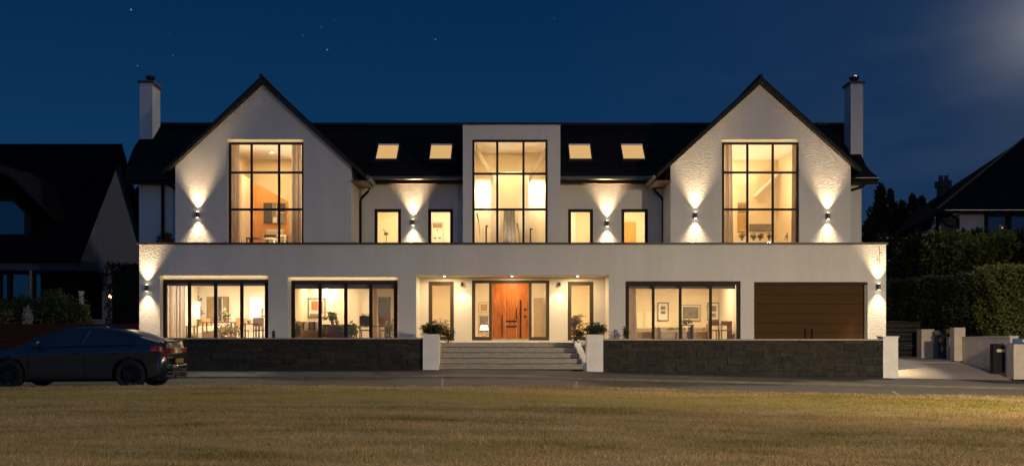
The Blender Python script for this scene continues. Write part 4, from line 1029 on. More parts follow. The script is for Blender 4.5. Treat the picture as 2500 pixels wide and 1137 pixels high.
# hall
pot_plant(PX(1075, 40), 39.6, FL + .3, 'white-flowered arrangement inside the left porch window', h=.35, r=.5, n=500, lm='petal_white', ls=.05, pr=.3, ph=.2)
pot_plant(PX(1400, 39), 38.6, FL + .25, 'bright yellow-green plant inside the right porch window', h=.5, r=.4, n=500, lm='leaf_straw', ls=.06, pr=.2, ph=.25)
table_lamp(PX(1182, 40), 40.0, FL + .2, 'low glowing orange table lamp in the hall beside the front door', 5, .18, .2)
table(PX(1180, 40), 40.0, .7, .5, .2, 'low dark stool table under the glowing hall lamp')
# left gable
table(PX(640, 40.6), 40.6, 1.2, .6, .98, 'tall desk with dark edge behind the left gable window', m='wood_dark', z0=2.96)
sofa(PX(672, 41.8), 41.5, 1.0, 'cream armchair under the panel pictures in the left gable', 'sofa_cream', h=1.45, z0=2.96, name='armchair')
table(PX(682, 41.4), 40.9, .9, .5, 1.12, 'dark-edged high table at the right of the left gable room', z0=2.96)
# right gable: objects on a long ledge
mb = MB(); mb.box(7.9, 11.4, 41.5, 41.8, 2.96, 3.92); tag(mb.build('low_cabinet', M['joinery'], None, loc=(9.6, 41.6, 2.96)), 'long white low cabinet behind the right gable window', 'cabinet')
for k, (x, nm) in enumerate(((1812, 'at the far left'), (1840, 'left of the middle'), (1856, 'in the middle'), (1878, 'right of the middle'), (1924, 'at the far right'))):
    pot_plant(PX(x, 41.6), 41.62, 3.92, 'small dark ornament plant on the long white cabinet, ' + nm, h=.22, r=.13, n=60, pr=.05, ph=.08, ls=.06, group='ornament plants on the long white cabinet')
# tower : hanging grey robe + handrail posts
curtain(PX(1230, 39.4), PX(1257, 39.4), 39.4, 3.0, PZ(514, 39.4), 'dark grey pleated cloth hanging in the tall central window', m='curtain_grey', flare=.14, amp=.05)
for x, y, nm in ((1187, 553, 'left'), (1295, 560, 'right')):
    mb = MB(); X = PX(x, 39.6); mb.box(X - .03, X + .03, 39.6, 39.66, 2.96, PZ(y, 39.6)); mb.box(X - .03, X + .09, 39.6, 39.66, PZ(y, 39.6), PZ(y, 39.6) + .05)
    tag(mb.build('newel_post', M['wood_dark'], None, loc=(X, 39.6, 2.96)), f'dark stair newel post at the {nm} of the tall central window', 'stair post')
for x, y, nm in ((1164, 520, 'left'), (1262, 545, 'right')):
    mb = MB(); X = PX(x, 39.8); Z = PZ(y, 39.8); mb.tube([(X, 39.8, Z), (X + .08, 39.8, Z - .35), (X + .12, 39.8, Z - .9)], .035, 6, .01)
    tag(mb.build('hanging_ornament', M['curtain_grey'], None, loc=(X, 39.8, Z)), f'thin dark ornament trailing down at the {nm} of the grey cloth', 'ornament')
# small dark object in small window 1
mb = MB(); X, Z = PX(943, 41.5), PZ(575, 41.5); mb.lathe([(.02, 0), (.10, .05), (.09, .11), (.02, .15)], (X, 41.5, Z), 12); mb.tube([(X, 41.5, Z + .1), (X - .15, 41.5, Z + .28)], .015, 6); mb.tube([(X, 41.5, 2.96), (X, 41.5, Z)], .015, 6)
tag(mb.build('reading_lamp', M['lamp_metal'], None, loc=(X, 41.5, 2.96)), 'small dark reading lamp inside the leftmost small upper window', 'lamp')

# ------------------------------------------------------------------ wall lamps (up/down lights)
def make_lamp(loc, label):
    x, y, z = loc
    t = empty('wall_lamp', (x, y, z), label, 'wall lamp', 'up-and-down wall lamps on the house front')
    mb = MB(); mb.lathe([(.055, -.11), (.062, -.105), (.062, .105), (.055, .11)], (x, y - .11, z), 18); mb.build('lamp_body', M['lamp_metal'], t)
    mb = MB(); mb.box(x - .04, x + .04, y - .06, y - .002, z - .05, z + .05); mb.build('bracket', M['lamp_metal'], t)
    for s_ in (-1, 1):
        mb = MB(); mb.lathe([(.045, -.004), (.045, .004)], (x, y - .11, z + s_ * .115), 14); mb.build('lens', M['lamp_lens'], t)
    return t
lamp0 = None
for px_, py_, D, lab in ((484, 525, DU, 'wall lamp left of the left gable window'), (1697, 526, DU, 'wall lamp left of the right gable window'), (2020, 528, DU, 'wall lamp right of the right gable window'),
                         (1009, 543, DM, 'wall lamp between the two small upper windows left of the tall central window'), (1482, 546, DM, 'wall lamp between the two small upper windows right of the tall central window'),
                         (361, 703, DG, 'wall lamp at the far-left corner of the ground floor'), (2143, 700, DG, 'wall lamp at the right corner beyond the garage door')):
    x, z = PX(px_, D), PZ(py_, D)
    if lamp0 is None: lamp0 = make_lamp((x, D, z), lab)
    else: dup(lamp0, (x, D, z), lab)
    up = 1.0
    spot((x, D - .14, z + .13), (rad(180 - 6), 0, 0), 290, 76, .85, (1, .68, .36), .015, True)
    spot((x, D - .12, z + .13), (rad(180 - 4), 0, 0), 170, 56, .8, (1, .76, .46), .015, True)
    spot((x, D - .14, z - .13), (rad(6), 0, 0), 180, 86, .85, (1, .70, .38), .015, True)
    spot((x, D - .12, z - .13), (rad(4), 0, 0), 170, 66, .9, (1, .80, .52), .015, True)
# porch downlights
for x, nm in ((1085, 'left'), (1250, 'middle'), (1410, 'right')):
    X = PX(x, 36.12); t = empty('porch_light', (X, 36.12, PO[3]), f'small bright downlight at the front edge of the porch ceiling, {nm} of three', 'ceiling light', 'porch downlights')
    mb = MB(); mb.lathe([(.055, -.001), (.055, -.02), (.04, -.03)], (X, 36.12, PO[3]), 14); mb.build('trim_ring', M['trim_white'], t)
    mb = MB(); mb.lathe([(.038, -.028), (.036, -.05), (.02, -.06)], (X, 36.12, PO[3]), 14); mb.build('lens', M['downlight'], t)
    area((X, 36.8, PO[3] - .02), .12, 48, (1, .74, .42))
for x, nm in ((1128, 'left'), (1366, 'right')):
    X, Z = PX(x, 37.42), PZ(692, 37.42); t = empty('porch_spotlight', (X, 37.45, Z), f'small dark spotlight on the porch wall, {nm} of the front door', 'wall light', 'dark spotlights on the porch wall')
    mb = MB(); mb.lathe([(.05, -.09), (.055, -.06), (.03, .05), (.02, .06)], (X, 37.42, Z), 12); mb.build('lamp_body', M['black_metal'], t)
    mb = MB(); mb.box(X - .015, X + .015, 37.43, 37.498, Z + .02, Z + .05); mb.build('bracket', M['black_metal'], t)
    spot((X, 37.30, Z - .12), (rad(-14), 0, rad(25 if x < 1250 else -25) ), 70, 120, .9, (1, .80, .50), .03)

# ------------------------------------------------------------------ stone walls, steps, planters
def stonewall(x0, x1, zt0, label, D=34.4):
    t = empty('stone_wall', ((x0 + x1) / 2, D, -1.3), label, 'wall', None)
    mb = MB(); z = -1.62
    mb2 = MB(); mb2.box(x0 + .02, x1 - .02, D + .06, D + .38, -1.7, zt0 - .05); mb2.build('core', M['paving_dark'], t)
    while z < zt0 - .06:
        h = random.choice((.12, .16, .2, .24)); h = min(h, zt0 - .06 - z)
        if zt0 - .06 - (z + h) < .08: h = zt0 - .06 - z
        x = x0
        while x < x1 - .01:
            wv = random.uniform(.18, .62); wv = min(wv, x1 - x)
            if x1 - (x + wv) < .12: wv = x1 - x
            if random.random() < .22 and h > .18:
                k = random.uniform(.4, .6); parts_ = [(z, z + h * k), (z + h * k, z + h)]
            else: parts_ = [(z, z + h)]
            for a, b in parts_:
                o = random.uniform(0, .05); g = .006
                j = lambda: random.uniform(-.008, .008)
                q = [(x + g + j(), D + o + j(), a + g + j()), (x + wv - g + j(), D + o + j(), a + g + j()), (x + wv - g + j(), D + o + j(), b - g + j()), (x + g + j(), D + o + j(), b - g + j())]
                bk = [(p[0], D + .1, p[2]) for p in q]
                mb.add(q + bk, [(0, 1, 2, 3), (0, 4, 5, 1), (1, 5, 6, 2), (2, 6, 7, 3), (3, 7, 4, 0)])
            x += wv
        z += h
    mb.build('stone_face', M['stone'], t)
    mb = MB(); xx = x0 - .0
    while xx < x1 - .01:
        e = min(xx + 1.2, x1); mb.box(xx + .004, e - .004, D - .03, D + .42, zt0 - .05, zt0); xx = e
    mb.build('coping', M['stonecap'], t)
stonewall(-17.2, PX(1032, 34.4), PZ(824, 34.4), 'dark split-stone garden wall left of the entrance steps')
stonewall(PX(1473, 34.4), PX(2156, 34.4), PZ(827, 34.4), 'dark split-stone garden wall right of the entrance steps, below the garage')
mb = MB(); mb.box(-17, PX(1072, 34.4), 34.79, 36.0, -1.3, FL - .06); mb.box(PX(1440, 34.4), 13.4, 34.79, 36.0, -1.3, FL - .06)
mb.build('terrace', M['paving'])['kind'] = 'structure'
# steps
t = empty('entrance_steps', (0, 35, -1.24), 'flight of grey stone steps with a flared white side wall up to the front door', 'steps')
xa, xb = PX(1072, 34.4), PX(1433, 34.4)
n = 5; y0 = 34.45; rise = (FL - (-1.245)) / n; run = (36.0 - y0) / n
for k in range(n):
    za, zb = -1.245 + k * rise, -1.245 + (k + 1) * rise
    xr_ = xb - .1 - .06 * k
    mb = MB(); mb.cur = 0
    edges = [xa, xa + 1.3 + .4 * (k % 2), xa + 3.0 - .3 * (k % 2), xr_]
    for a, b in zip(edges[:-1], edges[1:]): mb.box(a + .003, b - .003, y0 + run * k, 36.0, zb - .055, zb - .001)
    mb.box(xa, xr_, y0 + run * k + .035, 36.0, za, zb - .056)
    mb.cur = 1; mb.box(xa + .004, xr_ - .004, y0 + run * k + .012, y0 + run * k + .033, za + .002, za + .03)  # painted dark strip: joint and shadow line at each riser foot
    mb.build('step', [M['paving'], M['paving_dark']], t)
mb = MB(); mb.slab([(xb - .12, 34.46, -1.245 + .25), (xb + .1, 34.46, -1.245 + .25), (xb + .1 - .3, 36, FL + .12), (xb - .42, 36, FL + .12)], 1.2); mb.build('side_wall', M['planter_white'], t)
def planter(x0, x1, yt, yb, label):
    X0, X1, Z0, Z1 = PX(x0, 34.4), PX(x1, 34.4), PZ(yb, 34.3), PZ(yt, 34.3)
    t = empty('planter_pillar', ((X0 + X1) / 2, 34.5, Z0), label, 'planter', 'white planter pillars beside the steps')
    mb = MB(); y1 = 34.3 + (X1 - X0); tk = .05
    mb.box(X0, X1, 34.3, 34.3 + tk, Z0 - .05, Z1); mb.box(X0, X1, y1 - tk, y1, Z0 - .05, Z1); mb.box(X0, X0 + tk, 34.3 + tk, y1 - tk, Z0 - .05, Z1); mb.box(X1 - tk, X1, 34.3 + tk, y1 - tk, Z0 - .05, Z1)
    mb.build('body', M['planter_white'], t)
    mb = MB(); mb.box(X0 + tk, X1 - tk, 34.3 + tk, y1 - tk, Z1 - .3, Z1 - .04); mb.build('soil', M['earth'], t)
    return (X0 + X1) / 2, Z1
for a, b, yt, yb, nm, dx_ in ((1033, 1072, 815, 904, 'left', .15), (1432, 1472, 816, 908, 'right', -.02)):
    cx, zt = planter(a, b, yt, yb, f'tall white planter pillar on the {nm} side of the entrance steps')
    t = empty('box_bush', (cx, 34.6, zt - .04), f'rounded green bush growing from the {nm} white planter pillar', 'bush', 'bushes in the white planter pillars')
    pts = [ell((cx + .03, 34.6, zt + .16), (.40, .32, .22), 2200, .2, .35)]
    s_ = 1 if nm == 'left' else -1
    pts.append(ell((cx + s_ * .52, 34.75, zt + .02), (.26, .2, .2), 500, .1, .5)); pts.append(ell((cx + s_ * .62, 34.85, zt - .18), (.14, .12, .12), 120, .1, .5))
    leaves(np.concatenate(pts), .035, 'leaves', M['leaf_box'], t)
    mb = MB()
    for k in range(9):
        a_ = k * .7; mb.tube([(cx, 34.6, zt - .04), (cx + .25 * math.cos(a_), 34.6 + .15 * math.sin(a_), zt + .2)], .008, 5)
    mb.tube([(cx, 34.62, zt), (cx + s_ * .5, 34.75, zt + .03), (cx + s_ * .62, 34.85, zt - .2)], .01, 5)
    mb.build('stems', M['bark'], t)
# end pillar at driveway
def block(name, x0, x1, yt, yb, D, dep, m, label, cat, cap=None, group=None):
    X0, X1, Z0, Z1 = PX(x0, D), PX(x1, D), PZ(yb, D) - .05, PZ(yt, D)
    t = empty(name, ((X0 + X1) / 2, D + dep / 2, Z0), label, cat, group)
    mb = MB(); mb.box(X0, X1, D, D + dep, Z0, Z1); mb.build('shaft', M[m], t, bevel=.012)
    if cap: mb = MB(); mb.box(X0 - .02, X1 + .02, D - .02, D + dep + .02, Z1, Z1 + .04); mb.build('cap', M[cap], t)
    return t
block('gate_pillar', 2156, 2193, 823, 921, 34.36, .55, 'planter_white', 'square white pillar at the driveway end of the stone wall', 'pillar', cap='planter_white')
# small things on the wall terrace
def bollard(x, yt, label):
    D = 35.2; X = PX(x, D); t = empty('bollard_light', (X, D, FL - .06), label, 'bollard')
    mb = MB(); z1 = PZ(yt, D); mb.lathe([(.055, 0), (.055, z1 - FL), (.045, z1 - FL + .04), (.02, z1 - FL + .06)], (X, D, FL - .06), 12); mb.build('post', M['black_metal'], t)
    mb = MB(); mb.lathe([(.058, z1 - FL - .06), (.058, z1 - FL - .02)], (X, D, FL - .06), 12); mb.build('lens', M['gutter_grey'], t)
bollard(668, 806, 'short dark bollard light between the two left ground-floor windows')
pot_plant(PX(1527, 35.5), 35.5, FL - .06, 'small dark green potted plant at the left edge of the window with three prints', h=.45, r=.11, n=180, pr=.09, ph=.15, ls=.05, lm='leaf_laurel')
pot_plant(PX(1498, 35.4), 35.4, FL - .06, 'sparse twiggy plant against the wall right of the porch', h=.42, r=.22, n=40, pr=.09, ph=.1, ls=.04, lm='leaf_straw')
# terrace plant with red flowers upstairs
t = empty('flower_pot', (PX(405, 39.3), 39.3, 2.96), 'pot of red flowers on the upper terrace beside the left gable', 'flower pot')
X = PX(405, 39.3)
mb = MB(); mb.lathe([(.16, 0), (.22, .42), (.24, .44), (.2, .43)], (X - .05, 39.3, 2.96), 14); mb.build('pot', M['pot_red'], t)
leaves(ell((X - .02, 39.3, 3.72), (.30, .28, .36), 500, .2, .4), .06, 'leaves', M['leaf_laurel'], t)
leaves(ell((X + .12, 39.2, 3.68), (.20, .18, .24), 260, .2, .4), .045, 'petals', M['petal_red'], t)
# twig hanging at the right corner
mb = MB(); x = PX(2146, 35.8)
mb.tube([(x + .02, 35.85, 3.2), (x + .03, 35.8, 2.8), (x - .02, 35.78, 2.45)], .012, 5, .006)
for a, b in ((2.9, .16), (2.75, -.14), (2.6, .22), (2.5, -.1)): mb.tube([(x, 35.8, a), (x + b, 35.75, a - .1)], .007, 5, .003)
t = empty('twig', (x, 35.8, 2.4), 'thin bare twig hanging over the wall lamp beyond the garage door', 'twig')
mb.build('stem', M['bark'], t); leaves(ell((x, 35.78, 2.62), (.12, .06, .3), 26, .1, .5), .03, 'leaves', M['leaf_dark'], t)

# ------------------------------------------------------------------ right-hand side
# driveway boundary wall, running back
def side_wall(name, p, q, zt_p, zt_q, zb, th, m, label, cap=True, step=None):
    p = Vector(p); q = Vector(q); d = (q - p).normalized(); nn = Vector((-d.y, d.x)) * th
    if nn.x < 0: nn = -nn
    t = empty(name, (p.x, p.y, zb), label, 'wall')
    mb = MB()
    def quad(a, b, o1, o2, z0, za, zb_):
        vs = [(a + nn * o1), (b + nn * o1), (b + nn * o2), (a + nn * o2)]
        mb.add([(v.x, v.y, z0) for v in vs] + [(vs[0].x, vs[0].y, za), (vs[1].x, vs[1].y, zb_), (vs[2].x, vs[2].y, zb_), (vs[3].x, vs[3].y, za)], [(0, 3, 2, 1), (4, 5, 6, 7), (0, 1, 5, 4), (1, 2, 6, 5), (2, 3, 7, 6), (3, 0, 4, 7)])
    quad(p, q, 0, 1, zb, zt_p - .06, zt_q - .06); mb.build('wall_face', M[m], t)
    mb = MB()
    vs = [(p - nn * .08), (q - nn * .08), (q + nn * 1.08), (p + nn * 1.08)]
    mb.add([(vs[0].x, vs[0].y, zt_p - .059), (vs[1].x, vs[1].y, zt_q - .059), (vs[2].x, vs[2].y, zt_q - .059), (vs[3].x, vs[3].y, zt_p - .059), (vs[0].x, vs[0].y, zt_p), (vs[1].x, vs[1].y, zt_q), (vs[2].x, vs[2].y, zt_q), (vs[3].x, vs[3].y, zt_p)], [(0, 3, 2, 1), (4, 5, 6, 7), (0, 1, 5, 4), (1, 2, 6, 5), (2, 3, 7, 6), (3, 0, 4, 7)])
    mb.build('coping', M['white_wall'], t)
    return t
side_wall('garden_wall', (17.62, 34.95), (17.34, 38.0), -.06, -.10, -1.7, .3, 'white_wall', 'cream rendered boundary wall along the right side of the driveway')
mb = MB()
t = block('gate_pillar', 2330, 2357, 799, 878, 38.05, .4, 'white_wall', 'taller cream pier at the far end of the driveway wall', 'pillar')
block('gate_pillar', 2250, 2281, 803, 872, 41.0, .5, 'white_wall', 'brown-lit cream pier between the black gate and the blue-grey door', 'pillar')
t = block('side_door', 2282, 2314, 806, 873, 40.7, .06, 'blue_paint', 'plain blue-grey door leaf between two cream piers at the end of the driveway', 'door')
mb = MB(); X = PX(2310, 40.68); mb.tube([(X - .05, 40.66, -.35), (X, 40.66, -.35)], .012, 6); mb.build('handle', M['black_metal'], t)
block('gate_post', 2316, 2324, 822, 875, 39.6, .2, 'white_wall', 'slim cream post with a house lantern beside the blue-grey door', 'post')
mb = MB(); X, Z = PX(2316, 39.5), PZ(812, 39.5)
t = empty('post_lantern', (X, 39.5, Z - .1), 'small pale lantern box on the slim cream post', 'lantern')
mb.box(X - .1, X + .09, 39.45, 39.6, Z - .15, Z + .1); mb.build('body', M['leaf_straw'], t, bevel=.01); mb = MB(); mb.box(X - .14, X + .2, 39.42, 39.65, Z + .101, Z + .14); mb.build('cap', M['wood_dark'], t)
# near right pillar
block('gate_pillar', 2475, 2560, 838, 922, 34.38, .5, 'white_wall', 'pale square pillar with a blue sign at the right edge of the photo', 'pillar')
t = empty('street_sign', (PX(2500, 34.3), 34.3, PZ(838, 34.3)), 'blue enamel sign on top of the pale pillar at the right edge', 'sign')
mb = MB(); mb.box(PX(2474, 34.3), PX(2560, 34.3), 34.30, 34.36, PZ(838, 34.3), PZ(826, 34.3)); mb.build('plate', M['sign_blue'], t)
mb = MB(); z = PZ(830, 34.3); mb.box(PX(2496, 34.3), PX(2540, 34.3), 34.294, 34.2985, z - .06, z + .02); mb.build('plate_panel', M['sign_white'], t)
side_wall('garden_wall', (18.25, 34.86), (40.0, 34.86), -.12, -.12, -2.6, .3, 'white_wall', 'low cream boundary wall continuing right from the pale pillar with the blue sign')
# parcel box
X0, X1, y, Z0, Z1 = PX(2425, 35.3), PX(2464, 35.3), 35.25, PZ(908, 35.3), PZ(840, 35.3)
t = empty('parcel_box', ((X0 + X1) / 2, 35.4, Z0), 'tall black mailbox standing against the cream driveway wall', 'mailbox')
mb = MB(); mb.box(X0, X1, y, y + .3, Z0, Z1 - .16); mb.build('body', M['black_metal'], t, bevel=.008)
mb = MB(); mb.prism_x([(y - .0, Z1 - .159), (y + .3, Z1 - .159), (y + .3, Z1 + .02), (y + .06, Z1 + .02)], X0 - .0, X1 + .1); mb.build('lid', M['black_metal'], t)
mb = MB(); z = PZ(855, 35.2); mb.box(X0 + .1, X1 - .03, y - .012, y - .001, z - .055, z + .05); mb.build('label_plate', M['white_wall'], t)
# black gate
t = empty('side_gate', (16.4, 42, -.95), 'black slatted metal gate at the far end of the driveway', 'gate')
X0, X1 = 14.4, PX(2247, 42)
Z1 = PZ(785, 42)
mb = MB(); mb.box(X0, X0 + .06, 42, 42.06, -.95, Z1); mb.box(X1 - .06, X1, 42, 42.06, -.95, Z1); mb.box(X0 + .06, X1 - .06, 42, 42.06, Z1 - .05, Z1); mb.box(X0 + .06, X1 - .06, 42, 42.06, -.93, -.88); mb.box(PX(2175, 42), PX(2175, 42) + .05, 41.98, 42.07, -.88, Z1 - .05); mb.build('gate_frame', M['black_metal'], t)
mb = MB()
for k in range(7): z = -.85 + k * .19; mb.box(X0 + .06, X1 - .06, 42.02, 42.045, z, z + .15)
mb.build('slat_panel', M['black_metal'], t)
mb = MB(); mb.box(PX(2173, 41.97), PX(2216, 41.97), 41.93, 42.1, Z1 + .001, Z1 + .03); mb.build('top_highlight', M['chrome'], t)  # chrome strip put in for the warm highlight along the gate top

# hedges
def hedge(name, x0, x1, y0, y1, z0, z1, n, label, lm, jit=.08, faces='ftl', ls=.07, cat='hedge'):
    t = empty(name, ((x0 + x1) / 2, y0, z0), label, cat)
    mb = MB(); zt = z1 if not callable(z1) else None
    za = z1 if not callable(z1) else z1(x0, y0); zb = z1 if not callable(z1) else z1(x0, y1)
    inner_block(mb, x0 + .18, x1 - .1, y0 + .18, y1 - .1, z0, za - .2, zb - .2); mb.build('inner_branches', M['leaf_dark'], t)
    leaves(boxpts(x0, x1, y0, y1, z0, z1, n, jit, faces), ls, 'foliage', M[lm], t)
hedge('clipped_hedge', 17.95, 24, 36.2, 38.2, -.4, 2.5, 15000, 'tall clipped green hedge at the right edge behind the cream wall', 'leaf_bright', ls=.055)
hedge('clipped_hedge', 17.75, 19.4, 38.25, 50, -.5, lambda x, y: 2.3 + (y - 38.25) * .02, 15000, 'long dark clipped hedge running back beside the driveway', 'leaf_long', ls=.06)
def bush(name, c, r, n, label, lm='leaf_dark', ls=.12, cat='bush', group=None, z0=None):
    z0 = c[2] - r[2] if z0 is None else z0
    t = empty(name, (c[0], c[1], z0), label, cat, group)
    pts = [ell(c, r, n // 2, .5, .3)]
    for k in range(8):
        d = RNG.normal(size=3); d /= np.linalg.norm(d); d[2] = abs(d[2])
        pts.append(ell(tuple(np.array(c) + d * np.array(r) * .75), tuple(np.array(r) * random.uniform(.25, .45)), n // 16, .3, .4))
    leaves(np.concatenate(pts), ls, 'crown', M[lm], t)
    mb = MB()
    for k in range(4):
        a = k * 1.6; mb.tube([(c[0], c[1], z0 - .3), (c[0] + .3 * r[0] * math.cos(a), c[1] + .3 * r[1] * math.sin(a), c[2] + r[2] * .4)], .05, 6, .02)
    mb.build('stems', M['bark'], t)
for k, (x, y, D, rx, rz_, lab) in enumerate(((2250, 640, 47, 1.4, 1.5, 'dark rounded shrub behind the long hedge, nearest the house'), (2330, 628, 46, 1.6, 1.3, 'dark rounded shrub below the downpipes of the right-hand house'), (2415, 620, 45, 1.5, 1.2, 'dark rounded shrub under the right-hand house window'), (2490, 622, 45, 1.5, 1.3, 'dark rounded shrub cut by the right edge of the photo'), (2375, 600, 47.5, .9, .9, 'taller dark shrub in front of the pale corner of the right-hand house'), (2180, 690, 52, 2.2, 2.6, 'deep black-green shrub in the gap between house and hedge'))):
    bush('shrub', (PX(x, D), D, PZ(y, D) - .2), (rx, 1.3, rz_), 5200, lab, group='dark shrubs in front of the right-hand house', lm='leaf_hedge' if k in (1, 2) else 'leaf_dark')
def conifer(x, ytop, D, base, rw, label, n=8200, lm='leaf_dark'):
    rw *= 1.25
    X = PX(x, D); zt = PZ(ytop, D)
    t = empty('conifer', (X, D, base), label, 'tree', 'dark trees beyond the driveway')
    u = RNG.random(n) ** .7; z = zt - u * (zt - base)
    a = RNG.random(n) * math.tau
    ph = random.random() * 6; br = (.5 + .5 * np.sin(a * 5 + ph + z * 3.3)) * .5 + .5 + .25 * np.sin(z * 5.1 + ph)
    r = rw * (u ** .75) * br * (.4 + .6 * RNG.random(n)) + .05
    p = np.stack([X + r * np.cos(a), D + r * np.sin(a), z], 1)
    leaves(p, .14, 'crown', M[lm], t)
    mb = MB(); mb.tube([(X, D, base - .5), (X + .05, D, (base + zt) / 2), (X, D, zt - .15)], .16, 8, .015); mb.build('trunk', M['bark'], t)
conifer(2150, 448, 58, .5, 1.7, 'pointed dark conifer nearest the right corner of the white house')
conifer(2174, 462, 60, .5, 1.7, 'dark conifer second from the white house')
conifer(2203, 490, 59, .5, 1.6, 'low dark conifer in the middle of the tree group')
conifer(2228, 474, 62, .5, 1.9, 'broad dark conifer right of the tree group middle')
conifer(2250, 478, 63, .5, 2.0, 'dark conifer beside the right-hand house roof')
conifer(2125, 530, 56, .5, 1.9, 'short dark conifer against the corner of the white house')

# right-hand house
rh = empty('slate_roofed_house', (26, 52, 3), 'pale house with a dark hipped roof behind shrubs at the right edge', 'house')
C_ = (PX(2290, 50), 50, PZ(511, 50)); R_ = (PX(2500, 56), 56, PZ(338, 56)); T_ = (PX(2226, 52.5), 52.5, PZ(571, 52.5))
Cr = (36, 50, C_[2]); Rr = (36, 56, R_[2]); Tb = (T_[0], 60, T_[2])
mb = MB(); mb.slab([C_, Cr, Rr, R_], .22); mb.slab([C_, R_, (R_[0], 60, R_[2] - 1.6), Tb, T_], .22)
mb.build('roof', M['slate'], rh)
mb = MB(); mb.tube([C_, R_], .08, 6); mb.build('ridge_tile', M['verge'], rh)
mb = MB(); mb.tube([(C_[0], 49.93, C_[2] - .12), (36, 49.93, C_[2] - .12)], .09, 8); mb.tube([C_[:2] + (C_[2] - .12,), (T_[0], T_[1], T_[2] - .1)], .08, 8); mb.build('gutter', M['gutter'], rh)
mb = MB()
X1 = PX(2408, 50.6)
mb.box(PX(2343, 50.6), X1, 50.6, 51, 1, C_[2] - .15); mb.box(X1, 36, 50.6, 51, 1, PZ(592, 50.6)); mb.box(X1, 36, 50.6, 51, PZ(523, 50.6), C_[2] - .15)
mb.prism_y([(PX(2240, 52.8), 1), (PX(2345, 52.8), 1), (PX(2345, 52.8), C_[2] - .25), (PX(2292, 52.8), C_[2] - .5), (PX(2240, 52.8), T_[2] - .05)], 52.8, 53.1)
mb.box(PX(2343, 50.6), PX(2343, 50.6) + .3, 51, 53.1, 1, C_[2] - .15)
mb.build('wall', M['neigh_right'], rh)
mb = MB()
for x in (2405, 2462, 2520): mb.box(PX(x, 50.5), PX(x, 50.5) + .16, 50.5, 50.62, PZ(592, 50.6), PZ(521, 50.6))
mb.box(PX(2405, 50.5), 30, 50.51, 50.61, PZ(524, 50.6), PZ(519, 50.6)); mb.box(PX(2405, 50.5), 30, 50.51, 50.61, PZ(593, 50.6), PZ(590, 50.6)); f = mb.build('window', M['gutter'], rh)
mb = MB(); mb.box(PX(2408, 50.7), 30, 50.68, 50.7, PZ(592, 50.6), PZ(523, 50.6)); mb.build('pane', M['glass_dark'], f)
mb = MB(); mb.box(PX(2410, 53), 34, 53, 53.1, 3.2, 6.3); mb.build('interior_wall', M['int_grey'], rh)
mb = MB(); mb.tube([(PX(2338, 50.4), 50.4, 1.5), (PX(2338, 50.4), 50.4, PZ(535, 50.4)), (PX(2318, 50.2), 50.2, PZ(522, 50.2)), (PX(2300, 50), 50, PZ(516, 50))], .09, 6); mb.build('downpipe', M['gutter'], rh)
mb = MB(); mb.tube([(PX(2288, 52.6), 52.6, 1.5), (PX(2288, 52.6), 52.6, PZ(525, 52.6))], .08, 6); mb.build('downpipe', M['gutter'], rh)
mb = MB(); mb.tube([(PX(2296, 50.6), 50.6, PZ(535, 50.6)), (PX(2312, 50.5), 50.5, PZ(551, 50.5)), (PX(2336, 50.4), 50.4, PZ(556, 50.4))], .07, 6); mb.build('downpipe', M['gutter'], rh)
X0, X1 = PX(2296, 57), PX(2322, 57)
mb = MB(); mb.box(X0 + .08, X1 - .08, 57, 57.7, 6.5, PZ(450, 57)); mb.box(X0, X1, 56.9, 57.8, PZ(456, 57), PZ(440, 57)); c = mb.build('chimney', M['brick_dark'], rh)
for x in (X0 + .15, X1 - .15):
    mb = MB(); mb.lathe([(.13, 0), (.11, .28), (.14, .3)], (x, 57.3, PZ(440, 57)), 10); mb.build('chimney_pot', M['brick_dark'], c)
t = empty('pendant_bulb', (PX(2443, 51.5), 51.5, PZ(556, 51.5)), 'warm lit bulb inside the dark window of the right-hand house', 'lamp')
mb = MB(); c = (PX(2443, 51.5), 51.5, PZ(556, 51.5)); mb.lathe([(.02, -.10), (.09, -.05), (.10, .02), (.03, .12)], c, 12); mb.build('bulb', M['bulb'], t)
mb = MB(); mb.tube([(c[0], c[1], c[2] + .12), (c[0], c[1], 6.3)], .012, 5); mb.build('cord', M['black_metal'], t)
point((c[0], c[1] - .2, c[2]), 6, (1, .6, .28), .06)

# ------------------------------------------------------------------ left-hand house
lh = empty('dark_roofed_house', (-21, 42, -1.1), 'unlit house with a steep black roof and pale gable end at the left edge', 'house')
XG = -17.72
De, Da, Db = 40.0, 44.3, 48.6
zE, zA = PZ(640, De), PZ(360, Da)
mb = MB()
mb.prism_x([(De, zE), (Da, zA), (Da, zA + .16), (De - .15, zE + .02)], -42, XG + .2)
mb.prism_x([(Da, zA), (Db, zE), (Db + .15, zE + .02), (Da, zA + .16)], -42, XG + .2)
mb.build('roof', M['neigh_slate'], lh)
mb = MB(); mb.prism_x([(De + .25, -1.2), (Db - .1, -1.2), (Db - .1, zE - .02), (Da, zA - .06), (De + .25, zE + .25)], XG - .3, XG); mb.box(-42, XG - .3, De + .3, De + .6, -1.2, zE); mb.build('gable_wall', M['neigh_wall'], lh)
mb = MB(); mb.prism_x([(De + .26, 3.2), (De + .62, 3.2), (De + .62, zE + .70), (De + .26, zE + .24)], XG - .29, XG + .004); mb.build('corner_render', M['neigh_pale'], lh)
# bargeboards
mb = MB(); mb.prism_x([(De - .2, zE - .22), (Da, zA - .3), (Da, zA + .18), (De - .2, zE + .06)], XG + .201, XG + .23); mb.prism_x([(Da, zA - .3), (Db + .2, zE - .22), (Db + .2, zE + .06), (Da, zA + .18)], XG + .201, XG + .23); mb.build('bargeboard', M['neigh_clad'], lh)
